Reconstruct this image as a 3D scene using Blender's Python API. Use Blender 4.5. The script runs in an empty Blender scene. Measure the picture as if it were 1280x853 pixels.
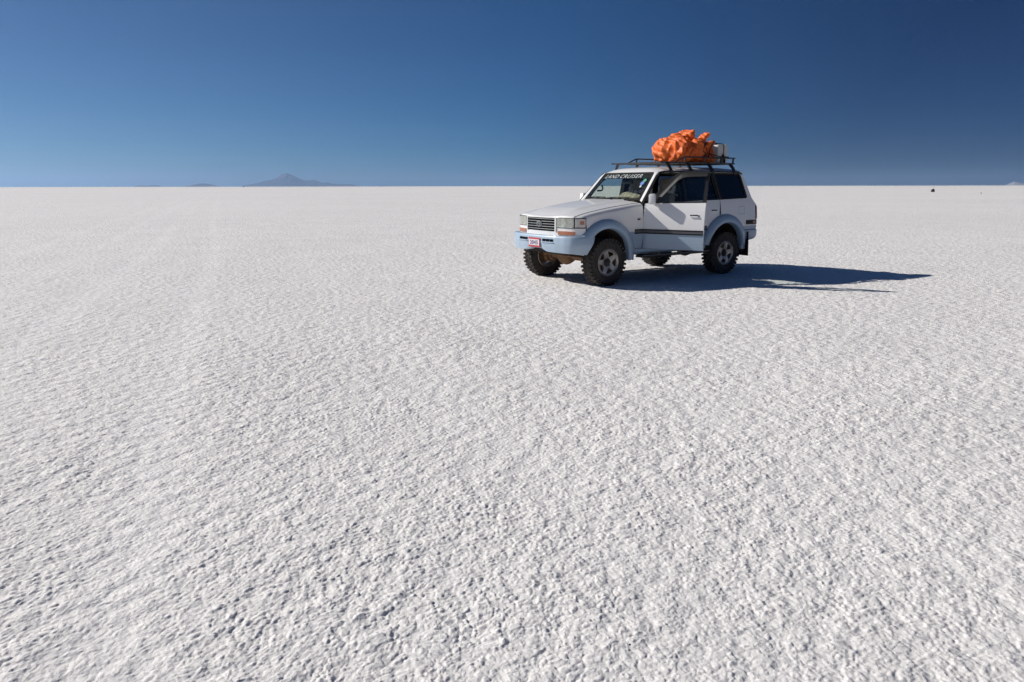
import bpy, bmesh, math, random
import numpy as np
from mathutils import Vector, Matrix
from mathutils.geometry import delaunay_2d_cdt

random.seed(7)
rng = np.random.default_rng(11)
R = math.radians
C = bpy.context.scene.collection

# ------------------------------------------------------------------ materials
MATS = {}

def new_mat(name):
    m = bpy.data.materials.new(name)
    m.use_nodes = True
    nt = m.node_tree
    b = nt.nodes['Principled BSDF']
    MATS[name] = m
    return m, nt, b

def N(nt, typ, **kw):
    n = nt.nodes.new(typ)
    for k, v in kw.items():
        if k in n.inputs.keys() if hasattr(n.inputs, 'keys') else False:
            n.inputs[k].default_value = v
        else:
            setattr(n, k, v)
    return n

def simple(name, col, rough=0.5, metal=0.0, spec=0.5, coat=0.0, var=0.0, scale=20.0, bump=0.0, bscale=60.0):
    m, nt, b = new_mat(name)
    b.inputs['Base Color'].default_value = (*col, 1)
    b.inputs['Roughness'].default_value = rough
    b.inputs['Metallic'].default_value = metal
    b.inputs['Specular IOR Level'].default_value = spec
    b.inputs['Coat Weight'].default_value = coat
    b.inputs['Coat Roughness'].default_value = 0.08
    if var or bump:
        tc = nt.nodes.new('ShaderNodeTexCoord')
    if var:
        no = N(nt, 'ShaderNodeTexNoise', Scale=scale, Detail=6.0, Roughness=0.65)
        nt.links.new(tc.outputs['Object'], no.inputs['Vector'])
        mr = nt.nodes.new('ShaderNodeMapRange')
        mr.inputs['From Min'].default_value = 0.3
        mr.inputs['From Max'].default_value = 0.7
        mr.inputs['To Min'].default_value = 1 - var
        mr.inputs['To Max'].default_value = 1 + var
        nt.links.new(no.outputs['Fac'], mr.inputs['Value'])
        mx = nt.nodes.new('ShaderNodeVectorMath'); mx.operation = 'SCALE'
        mx.inputs[0].default_value = col
        nt.links.new(mr.outputs['Result'], mx.inputs['Scale'])
        nt.links.new(mx.outputs['Vector'], b.inputs['Base Color'])
    if bump:
        n2 = N(nt, 'ShaderNodeTexNoise', Scale=bscale, Detail=4.0)
        nt.links.new(tc.outputs['Object'], n2.inputs['Vector'])
        bp = nt.nodes.new('ShaderNodeBump')
        bp.inputs['Strength'].default_value = bump
        bp.inputs['Distance'].default_value = 0.01
        nt.links.new(n2.outputs['Fac'], bp.inputs['Height'])
        nt.links.new(bp.outputs['Normal'], b.inputs['Normal'])
    return m

WHITE = (0.82, 0.815, 0.795)
BLUE = (0.285, 0.405, 0.53)
DUST = (0.36, 0.30, 0.24)

def paint(name, split=None, top=WHITE, low=BLUE, dust=0.5, grime_shade=0.06):
    """worn car paint: white over pale blue split at a height, with dust collected low on the panel"""
    m, nt, b = new_mat(name)
    tc = nt.nodes.new('ShaderNodeTexCoord')
    sx = nt.nodes.new('ShaderNodeSeparateXYZ')
    nt.links.new(tc.outputs['Object'], sx.inputs[0])
    col = nt.nodes.new('ShaderNodeMix'); col.data_type = 'RGBA'
    col.inputs['A'].default_value = (*low, 1)
    col.inputs['B'].default_value = (*top, 1)
    if split is None:
        col.inputs['Factor'].default_value = 1.0
    else:
        gt = nt.nodes.new('ShaderNodeMath'); gt.operation = 'GREATER_THAN'
        gt.inputs[1].default_value = split
        nt.links.new(sx.outputs['Z'], gt.inputs[0])
        nt.links.new(gt.outputs[0], col.inputs['Factor'])
    no = N(nt, 'ShaderNodeTexNoise', Scale=4.0, Detail=8.0, Roughness=0.7)
    nt.links.new(tc.outputs['Object'], no.inputs['Vector'])
    n2 = N(nt, 'ShaderNodeTexNoise', Scale=38.0, Detail=4.0, Roughness=0.7)
    nt.links.new(tc.outputs['Object'], n2.inputs['Vector'])
    hz = nt.nodes.new('ShaderNodeMapRange')       # road dust sits below the sills
    hz.inputs['From Min'].default_value = 1.15
    hz.inputs['From Max'].default_value = 0.45
    hz.inputs['To Min'].default_value = grime_shade
    hz.inputs['To Max'].default_value = 0.62
    nt.links.new(sx.outputs['Z'], hz.inputs['Value'])
    a = nt.nodes.new('ShaderNodeMath'); a.operation = 'MULTIPLY'
    nt.links.new(no.outputs['Fac'], a.inputs[0]); nt.links.new(n2.outputs['Fac'], a.inputs[1])
    a2 = nt.nodes.new('ShaderNodeMath'); a2.operation = 'MULTIPLY'
    nt.links.new(a.outputs[0], a2.inputs[0]); nt.links.new(hz.outputs['Result'], a2.inputs[1])
    a3 = nt.nodes.new('ShaderNodeMath'); a3.operation = 'MULTIPLY'; a3.inputs[1].default_value = 2.2 * dust
    nt.links.new(a2.outputs[0], a3.inputs[0])
    dm = nt.nodes.new('ShaderNodeMix'); dm.data_type = 'RGBA'
    nt.links.new(a3.outputs[0], dm.inputs['Factor'])
    nt.links.new(col.outputs['Result'], dm.inputs['A'])
    dm.inputs['B'].default_value = (*DUST, 1)
    nt.links.new(dm.outputs['Result'], b.inputs['Base Color'])
    rr = nt.nodes.new('ShaderNodeMapRange')
    rr.inputs['To Min'].default_value = 0.30; rr.inputs['To Max'].default_value = 0.55
    nt.links.new(no.outputs['Fac'], rr.inputs['Value'])
    nt.links.new(rr.outputs['Result'], b.inputs['Roughness'])
    b.inputs['Coat Weight'].default_value = 0.55
    b.inputs['Coat Roughness'].default_value = 0.06
    return m

def glass(name, tint, refl=1.0, rough=0.0):
    """thin pane: tinted see-through plus fresnel reflection (light passes through it to cast real sun patches)"""
    m, nt, b = new_mat(name)
    out = nt.nodes['Material Output']
    tr = nt.nodes.new('ShaderNodeBsdfTransparent'); tr.inputs['Color'].default_value = (*tint, 1)
    gl = nt.nodes.new('ShaderNodeBsdfGlossy'); gl.inputs['Roughness'].default_value = rough
    gl.inputs['Color'].default_value = (refl, refl, refl, 1)
    fr = nt.nodes.new('ShaderNodeFresnel')
    ge = nt.nodes.new('ShaderNodeNewGeometry')      # same reflectance from either side of the pane
    io = nt.nodes.new('ShaderNodeMapRange'); io.inputs['To Min'].default_value = 1.45; io.inputs['To Max'].default_value = 1 / 1.45
    nt.links.new(ge.outputs['Backfacing'], io.inputs['Value']); nt.links.new(io.outputs['Result'], fr.inputs['IOR'])
    mx = nt.nodes.new('ShaderNodeMixShader')
    nt.links.new(fr.outputs[0], mx.inputs[0]); nt.links.new(tr.outputs[0], mx.inputs[1]); nt.links.new(gl.outputs[0], mx.inputs[2])
    nt.links.new(mx.outputs[0], out.inputs['Surface'])
    nt.nodes.remove(b)
    return m

paint('two_tone_paint', split=0.842, dust=0.5, grime_shade=0.13)  # all-over grime raised here: thin dust plus shade painted into the side panels
paint('white_paint', dust=0.25, grime_shade=0.03)
paint('blue_paint', split=9.0, dust=0.3)
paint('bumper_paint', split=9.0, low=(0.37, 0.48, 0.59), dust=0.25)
simple('black_trim', (0.014, 0.014, 0.016), 0.55, spec=0.2, bump=0.1)
simple('black_rubber', (0.013, 0.013, 0.013), 0.75, spec=0.2)
simple('grey_strip', (0.09, 0.092, 0.10), 0.5)
simple('visor_plastic', (0.022, 0.021, 0.021), 0.5, spec=0.25)
simple('tyre_rubber', (0.042, 0.036, 0.031), 0.85, var=0.35, scale=18, bump=0.4, bscale=90)
simple('alloy', (0.42, 0.385, 0.345), 0.42, metal=0.75, var=0.25, scale=25)
simple('alloy_dark', (0.05, 0.045, 0.04), 0.6, metal=0.3, var=0.3, scale=25)
simple('rusty_steel', (0.21, 0.115, 0.06), 0.85, var=0.5, scale=18, bump=0.4, bscale=70)
simple('under_body', (0.035, 0.03, 0.027), 0.85, var=0.4, scale=10)
simple('dusty_liner', (0.085, 0.062, 0.045), 0.9, var=0.45, scale=9)
simple('chrome', (0.62, 0.62, 0.60), 0.22, metal=1.0)
simple('slat_metal', (0.55, 0.55, 0.53), 0.3, metal=0.95)
simple('grille_black', (0.006, 0.006, 0.006), 0.8, spec=0.05)
simple('lamp_bowl', (0.60, 0.595, 0.565), 0.38, metal=0.35, var=0.3, scale=26)
glass('lamp_glass', (0.93, 0.94, 0.92), 1.0, 0.05)
simple('amber_lens', (0.40, 0.14, 0.07), 0.25, coat=0.4, var=0.12, scale=30)
simple('red_lens', (0.20, 0.012, 0.012), 0.2, coat=0.5)
glass('clear_glass', (0.77, 0.84, 0.80))
glass('tinted_glass', (0.075, 0.085, 0.10))
simple('seat_fabric', (0.31, 0.26, 0.205), 0.9, var=0.2, scale=40, bump=0.3)
simple('seat_dark', (0.03, 0.033, 0.045), 0.85, var=0.2, scale=40)
simple('dash_plastic', (0.17, 0.135, 0.10), 0.75, var=0.15, scale=20)
simple('headliner', (0.30, 0.28, 0.25), 0.95)
simple('carpet', (0.05, 0.042, 0.036), 0.95)
simple('steering_plastic', (0.05, 0.035, 0.028), 0.6)
simple('rack_steel', (0.02, 0.02, 0.022), 0.5, var=0.3, scale=30)
simple('plate_white', (0.74, 0.68, 0.70), 0.45)
simple('plate_red', (0.48, 0.06, 0.075), 0.45)
simple('plate_ink', (0.16, 0.13, 0.24), 0.5)
simple('decal_white', (0.60, 0.63, 0.61), 0.55)
simple('sticker_blue', (0.15, 0.26, 0.58), 0.4)
simple('sticker_green', (0.10, 0.36, 0.20), 0.4)
simple('blanket_cloth', (0.46, 0.39, 0.29), 0.95, var=0.6, scale=20, bump=0.5, bscale=30)
simple('dark_rock', (0.035, 0.03, 0.028), 0.9, var=0.3, scale=3)
simple('grey_rock', (0.16, 0.15, 0.14), 0.9, var=0.3, scale=3)
simple('can_plastic', (0.55, 0.55, 0.50), 0.5, var=0.12, scale=9)
simple('strap_black', (0.014, 0.014, 0.016), 0.7)
simple('far_car_paint', (0.07, 0.075, 0.085), 0.4)

# orange tarpaulin
m, nt, b = new_mat('orange_tarp')
tc = nt.nodes.new('ShaderNodeTexCoord')
no = N(nt, 'ShaderNodeTexNoise', Scale=5.0, Detail=8.0, Roughness=0.7)
nt.links.new(tc.outputs['Object'], no.inputs['Vector'])
cr = nt.nodes.new('ShaderNodeValToRGB')
cr.color_ramp.elements[0].position = 0.3; cr.color_ramp.elements[0].color = (0.78, 0.125, 0.014, 1)
cr.color_ramp.elements[1].position = 0.72; cr.color_ramp.elements[1].color = (0.90, 0.205, 0.03, 1)
nt.links.new(no.outputs['Fac'], cr.inputs['Fac']); nt.links.new(cr.outputs['Color'], b.inputs['Base Color'])
b.inputs['Roughness'].default_value = 0.55
n2 = N(nt, 'ShaderNodeTexNoise', Scale=16.0, Detail=5.0, Roughness=0.6)
nt.links.new(tc.outputs['Object'], n2.inputs['Vector'])
bp = nt.nodes.new('ShaderNodeBump'); bp.inputs['Strength'].default_value = 0.22; bp.inputs['Distance'].default_value = 0.02
nt.links.new(n2.outputs['Fac'], bp.inputs['Height']); nt.links.new(bp.outputs['Normal'], b.inputs['Normal'])

# ------------------------------------------------------------------ mesh helpers
def tag(o, label=None, cat=None, group=None, kind=None):
    if label: o['label'] = label
    if cat: o['category'] = cat
    if group: o['group'] = group
    if kind: o['kind'] = kind
    return o

def finish(name, bm, mats, parent=None, smooth=True, angle=35, recalc=True):
    if recalc:
        bmesh.ops.recalc_face_normals(bm, faces=bm.faces[:])
    me = bpy.data.meshes.new(name)
    bm.to_mesh(me); bm.free()
    if not isinstance(mats, (list, tuple)): mats = [mats]
    for k in mats: me.materials.append(MATS[k])
    if smooth:
        me.shade_smooth()
        me.set_sharp_from_angle(angle=R(angle))
    o = bpy.data.objects.new(name, me)
    C.objects.link(o)
    if parent is not None: o.parent = parent
    return o

def empty(name, loc=(0, 0, 0), rz=0.0, parent=None):
    o = bpy.data.objects.new(name, None)
    o.empty_display_size = 0.2
    C.objects.link(o); o.location = loc; o.rotation_euler = (0, 0, rz)
    if parent is not None: o.parent = parent
    return o

def add_box(bm, lo, hi, mat=0, M=None, bevel=0.0):
    lo = Vector(lo); hi = Vector(hi)
    r = bmesh.ops.create_cube(bm, size=1.0)
    vs = r['verts']
    mid = (lo + hi) / 2; d = hi - lo
    for v in vs:
        v.co = Vector((v.co.x * d.x, v.co.y * d.y, v.co.z * d.z)) + mid
    fs = set(f for v in vs for f in v.link_faces)
    for f in fs: f.material_index = mat
    if bevel > 0:
        es = list(set(e for v in vs for e in v.link_edges))
        rb = bmesh.ops.bevel(bm, geom=es, offset=bevel, segments=2, affect='EDGES', profile=0.6)
        vs = list(set(v for f in rb['faces'] for v in f.verts) | set(v for v in vs if v.is_valid))
    if M is not None:
        for v in vs:
            if v.is_valid: v.co = M @ v.co
    return vs

def add_tube(bm, pts, rad, n=8, mat=0, closed=False, caps=True):
    pts = [Vector(p) for p in pts]
    rings = []
    up = None
    for i, p in enumerate(pts):
        if closed:
            t = (pts[(i + 1) % len(pts)] - pts[i - 1]).normalized()
        else:
            a = pts[max(i - 1, 0)]; c = pts[min(i + 1, len(pts) - 1)]
            t = (c - a).normalized()
        if up is None:
            up = Vector((0, 0, 1)) if abs(t.z) < 0.9 else Vector((1, 0, 0))
        s = t.cross(up).normalized(); u = s.cross(t).normalized(); up = u
        r = rad[i] if isinstance(rad, (list, tuple)) else rad
        rings.append([bm.verts.new(p + (s * math.cos(2 * math.pi * k / n) + u * math.sin(2 * math.pi * k / n)) * r) for k in range(n)])
    m_ = len(rings)
    for i in range(m_ if closed else m_ - 1):
        a = rings[i]; c = rings[(i + 1) % m_]
        for k in range(n):
            f = bm.faces.new((a[k], a[(k + 1) % n], c[(k + 1) % n], c[k])); f.material_index = mat
    if caps and not closed:
        bm.faces.new(rings[0][::-1]).material_index = mat
        bm.faces.new(rings[-1]).material_index = mat
    return rings

def add_lathe(bm, prof, cx=0.0, cz=0.0, n=48, mat=0, closed=False):
    """profile of (radius, y) turned about the y axis through (cx, cz)"""
    rings = []
    for r, y in prof:
        rings.append([bm.verts.new((cx + r * math.cos(2 * math.pi * k / n), y, cz + r * math.sin(2 * math.pi * k / n))) for k in range(n)])
    L = len(rings)
    for i in range(L if closed else L - 1):
        a = rings[i]; c = rings[(i + 1) % L]
        for k in range(n):
            f = bm.faces.new((a[k], a[(k + 1) % n], c[(k + 1) % n], c[k])); f.material_index = mat
    return rings

def add_grid(bm, fn, nu, nv, mat=0, close_u=False):
    g = [[bm.verts.new(fn(i / nu, j / nv)) for j in range(nv + 1)] for i in range(nu + 1)]
    for i in range(nu):
        for j in range(nv):
            f = bm.faces.new((g[i][j], g[i + 1][j], g[i + 1][j + 1], g[i][j + 1])); f.material_index = mat
    return g

def solid(bm, off):
    """give an open sheet real thickness: off maps a vertex to its inner twin's position"""
    vs = bm.verts[:]; fs = bm.faces[:]
    bd = [e for e in bm.edges if len(e.link_faces) == 1]
    tw = {v: bm.verts.new(off(v.co)) for v in vs}
    for f in fs:
        nf = bm.faces.new([tw[v] for v in reversed(f.verts)]); nf.material_index = f.material_index
    for e in bd:
        f0 = e.link_faces[0]
        a, c = e.verts
        nf = bm.faces.new((a, c, tw[c], tw[a])); nf.material_index = f0.material_index

def pip(p, poly):
    x, y = p; ins = False; n = len(poly); j = n - 1
    for i in range(n):
        xi, yi = poly[i]; xj, yj = poly[j]
        if (yi > y) != (yj > y) and x < (xj - xi) * (y - yi) / (yj - yi) + xi: ins = not ins
        j = i
    return ins

def resample(poly, step):
    out = []
    for i, a in enumerate(poly):
        c = poly[(i + 1) % len(poly)]
        d = math.dist(a, c); k = max(1, int(round(d / step)))
        for q in range(k):
            out.append((a[0] + (c[0] - a[0]) * q / k, a[1] + (c[1] - a[1]) * q / k))
    return out

def rounded(poly, r, seg=5):
    """round the corners of a polygon; r number or list"""
    out = []; n = len(poly)
    for i in range(n):
        p = Vector(poly[i]).to_2d(); a = Vector(poly[i - 1]).to_2d(); c = Vector(poly[(i + 1) % n]).to_2d()
        rr = r[i] if isinstance(r, (list, tuple)) else r
        if rr <= 0: out.append(tuple(p)); continue
        da = (a - p); dc = (c - p)
        ra = min(rr, da.length * 0.48); rc = min(rr, dc.length * 0.48)
        A = p + da.normalized() * ra; B = p + dc.normalized() * rc
        for k in range(seg + 1):
            t = k / seg
            q = A * (1 - t) ** 2 + p * 2 * t * (1 - t) + B * t * t
            out.append(tuple(q))
    return out

def add_panel(bm, poly, holes, mapf, step=0.05, grid=0.07, mat=0):
    loops = [resample(poly, step)] + [resample(h, step) for h in holes]
    coords = []; edges = []
    for lp in loops:
        b0 = len(coords); coords += [Vector(q) for q in lp]
        edges += [(b0 + i, b0 + (i + 1) % len(lp)) for i in range(len(lp))]
    bnd = np.array([(c.x, c.y) for c in coords])
    xs = bnd[:, 0]; zs = bnd[:, 1]
    for gx in np.arange(xs.min() + grid / 2, xs.max(), grid):
        for gz in np.arange(zs.min() + grid / 2, zs.max(), grid):
            if pip((gx, gz), loops[0]) and not any(pip((gx, gz), h) for h in loops[1:]):
                if np.hypot(bnd[:, 0] - gx, bnd[:, 1] - gz).min() > grid * 0.5:
                    coords.append(Vector((gx, gz)))
    V, E_, F, *_ = delaunay_2d_cdt(coords, edges, [], 0, 1e-6)
    vs = [bm.verts.new(mapf(v.x, v.y)) for v in V]
    for f in F:
        c = sum((V[i] for i in f), Vector((0, 0))) / len(f)
        if pip(c, loops[0]) and not any(pip(c, h) for h in loops[1:]):
            try: bm.faces.new([vs[i] for i in f]).material_index = mat
            except ValueError: pass
    for v in vs:
        if not v.link_faces: bm.verts.remove(v)

def lerp(a, b, t): return a + (b - a) * t
def interp(x, xs, ys_): return float(np.interp(x, xs, ys_))

# ------------------------------------------------------------------ camera, light, sky
scn = bpy.context.scene
FOC = 853.3 / 1280 * 36.0
CAM_H, PITCH, ROLL = 1.575, 0.2231, -0.0016
cam = bpy.data.cameras.new('camera'); cam_o = bpy.data.objects.new('camera', cam); C.objects.link(cam_o)
cam.sensor_width = 36.0; cam.lens = FOC; cam.clip_start = 0.05; cam.clip_end = 400000.0
Fw = Vector((0, math.cos(PITCH), -math.sin(PITCH))); Rt = Vector((1, 0, 0)); Up = Rt.cross(Fw)
R2 = Rt * math.cos(ROLL) + Up * math.sin(ROLL); U2 = -Rt * math.sin(ROLL) + Up * math.cos(ROLL)
Mc = Matrix((R2, U2, -Fw)).transposed().to_4x4(); Mc.translation = (0, 0, CAM_H)
cam_o.matrix_world = Mc
scn.camera = cam_o

SUN_AZ = R(-16.0)          # direction the light travels, on the ground
SUN_EL = R(32.2)
sun = bpy.data.lights.new('sun', 'SUN'); sun_o = bpy.data.objects.new('sun', sun); C.objects.link(sun_o)
sun.energy = 4.8; sun.angle = R(0.53); sun.color = (1.0, 0.955, 0.90)
ld = Vector((math.cos(SUN_AZ) * math.cos(SUN_EL), math.sin(SUN_AZ) * math.cos(SUN_EL), -math.sin(SUN_EL)))
sun_o.rotation_euler = ld.to_track_quat('-Z', 'Y').to_euler()
sun_o.location = (-30, 10, 30)

w = bpy.data.worlds.new('World'); scn.world = w; w.use_nodes = True
nt = w.node_tree; bg = nt.nodes['Background']
sky = nt.nodes.new('ShaderNodeTexSky'); sky.sky_type = 'NISHITA'; sky.sun_disc = False
sky.sun_elevation = SUN_EL
sky.sun_rotation = math.atan2(-ld.x, -ld.y)   # towards the sun, clockwise from +Y
sky.altitude = 3656.0; sky.air_density = 1.0; sky.dust_density = 0.2; sky.ozone_density = 1.6
# the deep, polarised blue of high altitude: darkest some ninety degrees away from the sun
tcw = nt.nodes.new('ShaderNodeTexCoord')
dt = nt.nodes.new('ShaderNodeVectorMath'); dt.operation = 'DOT_PRODUCT'
nt.links.new(tcw.outputs['Generated'], dt.inputs[0]); dt.inputs[1].default_value = -ld
mrw = nt.nodes.new('ShaderNodeMapRange'); mrw.inputs['From Min'].default_value = -1.0; mrw.inputs['From Max'].default_value = 1.0
nt.links.new(dt.outputs['Value'], mrw.inputs['Value'])
pol = nt.nodes.new('ShaderNodeValToRGB'); el = pol.color_ramp.elements
stops = [(-1.0, (.28, .44, .72)), (-.30, (.055, .175, .38)), (-.10, (.065, .205, .42)), (.30, (.19, .50, .81)), (.72, (.40, .63, .86)), (1.0, (.75, .82, .94))]
while len(el) < len(stops): el.new(.5)
for e_, (d_, c_) in zip(el, stops):
    e_.position = (d_ + 1) / 2; e_.color = (*c_, 1)
nt.links.new(mrw.outputs['Result'], pol.inputs['Fac'])
mxw = nt.nodes.new('ShaderNodeMix'); mxw.data_type = 'RGBA'; mxw.blend_type = 'MULTIPLY'; mxw.inputs['Factor'].default_value = 1.0
nt.links.new(sky.outputs['Color'], mxw.inputs['A']); nt.links.new(pol.outputs['Color'], mxw.inputs['B'])
nt.links.new(mxw.outputs['Result'], bg.inputs['Color'])
bg.inputs['Strength'].default_value = 0.06

scn.view_settings.view_transform = 'Standard'
scn.view_settings.look = 'None'
scn.view_settings.exposure = 0.0
scn.view_settings.gamma = 1.0
scn.cycles.max_bounces = 6
scn.cycles.diffuse_bounces = 3
scn.cycles.glossy_bounces = 3
scn.cycles.transmission_bounces = 4
scn.cycles.transparent_max_bounces = 16
scn.cycles.volume_bounces = 1
scn.cycles.use_denoising = True
scn.cycles.denoising_prefilter = 'NONE'
scn.cycles.use_adaptive_sampling = True
scn.cycles.adaptive_threshold = 0.02
scn.cycles.adaptive_min_samples = 32
scn.cycles.sample_clamp_indirect = 6.0
scn.cycles.caustics_reflective = False
scn.cycles.caustics_refractive = False

# ------------------------------------------------------------------ salt flat
def hash2(ix, iy, s):
    h = (ix.astype(np.int64) * 374761393 + iy.astype(np.int64) * 668265263 + s * 2147483647 * 31) & 0xFFFFFFFF
    h = ((h ^ (h >> 13)) * 1274126177) & 0xFFFFFFFF
    h = (h ^ (h >> 16)) & 0xFFFFFFFF
    return h / 4294967296.0

def vnoise(x, y, s):
    ix = np.floor(x); iy = np.floor(y); fx = x - ix; fy = y - iy
    fx = fx * fx * (3 - 2 * fx); fy = fy * fy * (3 - 2 * fy)
    a = hash2(ix, iy, s); b_ = hash2(ix + 1, iy, s); c = hash2(ix, iy + 1, s); d = hash2(ix + 1, iy + 1, s)
    return (a * (1 - fx) + b_ * fx) * (1 - fy) + (c * (1 - fx) + d * fx) * fy

def domes(x, y, cell, s, rmin=0.35, rvar=0.65, pw=0.75):
    """knobbly crust: the highest of many little domes of random size"""
    gx = x / cell; gy = y / cell; ix = np.floor(gx); iy = np.floor(gy)
    best = np.zeros_like(x)
    for di in (-1, 0, 1):
        for dj in (-1, 0, 1):
            jx = ix + di; jy = iy + dj
            px = jx + hash2(jx, jy, s); py = jy + hash2(jx, jy, s + 1)
            rr = rmin + rvar * hash2(jx, jy, s + 2)
            hh = 0.25 + 0.75 * hash2(jx, jy, s + 3)
            d2 = ((gx - px) ** 2 + (gy - py) ** 2) / (rr * rr)
            best = np.maximum(best, hh * rr * np.clip(1 - d2, 0, None) ** pw)
    return best

TRK = Vector((-355.0 / 853.3, 1.0)).normalized()      # old wheel tracks run this way
def track_mask(x, y):
    lat = x * TRK.y - y * TRK.x                       # distance across the tracks
    lat = lat + 0.10 * np.sin((x * TRK.x + y * TRK.y) * 0.23)
    mk = np.zeros_like(x)
    for c, wd, a in ((-0.45, 0.2, 0.9), (-1.95, 0.2, 0.75), (-3.3, 0.22, 0.6), (-4.8, 0.22, 0.6), (1.5, 0.25, 0.35), (3.0, 0.25, 0.35)):
        mk = np.maximum(mk, a * np.exp(-((lat - c) / wd) ** 2))
    return mk

def build_ground():
    half = R(45.5)
    th_d = np.arange(-half, half + 1e-6, 0.00145)
    th_c = np.linspace(half, 2 * math.pi - half, 64)[1:-1]
    th = np.concatenate([th_d, th_c])
    r_d = 1.35 * np.exp(np.arange(0, math.log(7 / 1.35), 0.00145))
    r_d = np.concatenate([r_d, r_d[-1] * np.exp(np.arange(0.002, math.log(46 / 7), 0.0021))])
    r0 = np.array([0.25, 0.6, 1.0])
    r_f = [r_d[-1]]
    while r_f[-1] < 60000: r_f.append(r_f[-1] * 1.045)
    r_f = np.array(r_f[1:])
    r = np.concatenate([r0, r_d, r_f])
    TH, RR = np.meshgrid(th, r)
    X = RR * np.sin(TH); Y = RR * np.cos(TH)
    Z = np.zeros_like(X)
    i0 = len(r0); i1 = i0 + len(r_d); nd = len(th_d)
    x = X[i0:i1, :nd]; y = Y[i0:i1, :nd]; rr = RR[i0:i1, :nd]
    # irregular warp so nothing lines up with a lattice
    wx = x + 0.03 * (vnoise(x * 9, y * 9, 5) - .5) + 0.012 * (vnoise(x * 31, y * 31, 6) - .5)
    wy = y + 0.03 * (vnoise(x * 9 + 40, y * 9, 7) - .5) + 0.012 * (vnoise(x * 31 + 9, y * 31, 8) - .5)
    patch = 0.45 + 0.75 * vnoise(x * 1.3, y * 1.3, 21) * (0.5 + vnoise(x * 4.1, y * 4.1, 22))
    # separate popcorn-like grains standing on the crust, smaller ones between, a few bigger lumps
    h = 0.0082 * domes(wx, wy, 0.028, 200, .28, .42, .62) * (0.45 + patch * .75)
    h = h + 0.0058 * domes(wx, wy, 0.0155, 300, .3, .35, .65)
    h = h + 0.0060 * domes(wx, wy, 0.062, 100, .22, .40, .6) * patch ** 1.3
    h = h + 0.0040 * domes(wx, wy, 0.105, 400) * patch + 0.004 * domes(wx + .5, wy, 0.22, 500) * vnoise(x * 1.1, y * 1.1, 44)
    h = h + 0.006 * (vnoise(x * 7, y * 7, 33) - .5) + 0.02 * (vnoise(x * .7, y * .7, 34) - .5)
    tm = track_mask(x, y)
    h = h * (1 - 0.55 * tm) - 0.004 * tm
    fade = np.clip((44 - rr) / 18, 0, 1)
    edge = np.clip((half - np.abs(TH[i0:i1, :nd])) / 0.06, 0, 1) * np.clip((rr - 1.35) / 0.2, 0, 1)
    Z[i0:i1, :nd] = (h - 0.008) * fade * edge
    nr, nth = X.shape
    co = np.stack([X.ravel(), Y.ravel(), Z.ravel()], 1)
    co = np.vstack([co, [[0, 0, 0]]])
    a = np.arange(nr - 1)[:, None] * nth + np.arange(nth)[None, :]
    nx = (np.arange(nth) + 1) % nth
    bq = np.arange(nr - 1)[:, None] * nth + nx[None, :]
    quads = np.stack([a, a + nth, bq + nth, bq], -1).reshape(-1, 4)
    ctr = nr * nth
    tris = np.stack([np.full(nth, ctr), np.arange(nth), nx], 1)
    me = bpy.data.meshes.new('salt_flat')
    me.vertices.add(len(co)); me.vertices.foreach_set('co', co.astype(np.float32).ravel())
    nl = quads.size + tris.size
    me.loops.add(nl)
    me.loops.foreach_set('vertex_index', np.concatenate([quads.ravel(), tris.ravel()]).astype(np.int32))
    nf = len(quads) + len(tris)
    me.polygons.add(nf)
    st = np.concatenate([np.arange(len(quads)) * 4, quads.size + np.arange(len(tris)) * 3]).astype(np.int32)
    me.polygons.foreach_set('loop_start', st)
    me.update(calc_edges=True); me.validate()
    me.shade_smooth()
    at = me.attributes.new('wheel_tracks', 'FLOAT', 'POINT')
    at.data.foreach_set('value', track_mask(co[:, 0], co[:, 1]).astype(np.float32))
    me.materials.append(MATS['salt'])
    o = bpy.data.objects.new('salt_flat', me); C.objects.link(o)
    tag(o, 'white knobbly salt crust stretching flat to the horizon', 'ground', kind='structure')
    return o

m, nt, b = new_mat('salt')
tc = nt.nodes.new('ShaderNodeTexCoord')
def noise(scale, detail=4.0, rough=0.6):
    n = N(nt, 'ShaderNodeTexNoise', Scale=scale, Detail=detail, Roughness=rough)
    nt.links.new(tc.outputs['Object'], n.inputs['Vector']); return n
big = noise(0.05, 6.0); mid = noise(0.8, 6.0); fine = noise(45.0, 5.0, 0.7)
def ramp(src, lo, hi, a, c):
    mr = nt.nodes.new('ShaderNodeMapRange'); mr.inputs['From Min'].default_value = lo; mr.inputs['From Max'].default_value = hi
    mr.inputs['To Min'].default_value = a; mr.inputs['To Max'].default_value = c
    nt.links.new(src, mr.inputs['Value']); return mr.outputs['Result']
def mul(p, q):
    k = nt.nodes.new('ShaderNodeMath'); k.operation = 'MULTIPLY'; nt.links.new(p, k.inputs[0]); nt.links.new(q, k.inputs[1]); return k.outputs[0]
val = mul(mul(ramp(big.outputs['Fac'], .3, .7, .96, 1.03), ramp(mid.outputs['Fac'], .3, .7, .96, 1.03)), ramp(fine.outputs['Fac'], .25, .75, .93, 1.05))
att = nt.nodes.new('ShaderNodeAttribute'); att.attribute_name = 'wheel_tracks'       # packed salt in old wheel tracks is a little whiter
val = mul(val, ramp(att.outputs['Fac'], 0, 1, 1.0, 1.035))
sc = nt.nodes.new('ShaderNodeVectorMath'); sc.operation = 'SCALE'; sc.inputs[0].default_value = (0.828, 0.804, 0.777)
nt.links.new(val, sc.inputs['Scale']); nt.links.new(sc.outputs['Vector'], b.inputs['Base Color'])
b.inputs['Roughness'].default_value = 0.85; b.inputs['Specular IOR Level'].default_value = 0.25
b.inputs['Subsurface Weight'].default_value = 0.5       # light soaks into the translucent crystals
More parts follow.
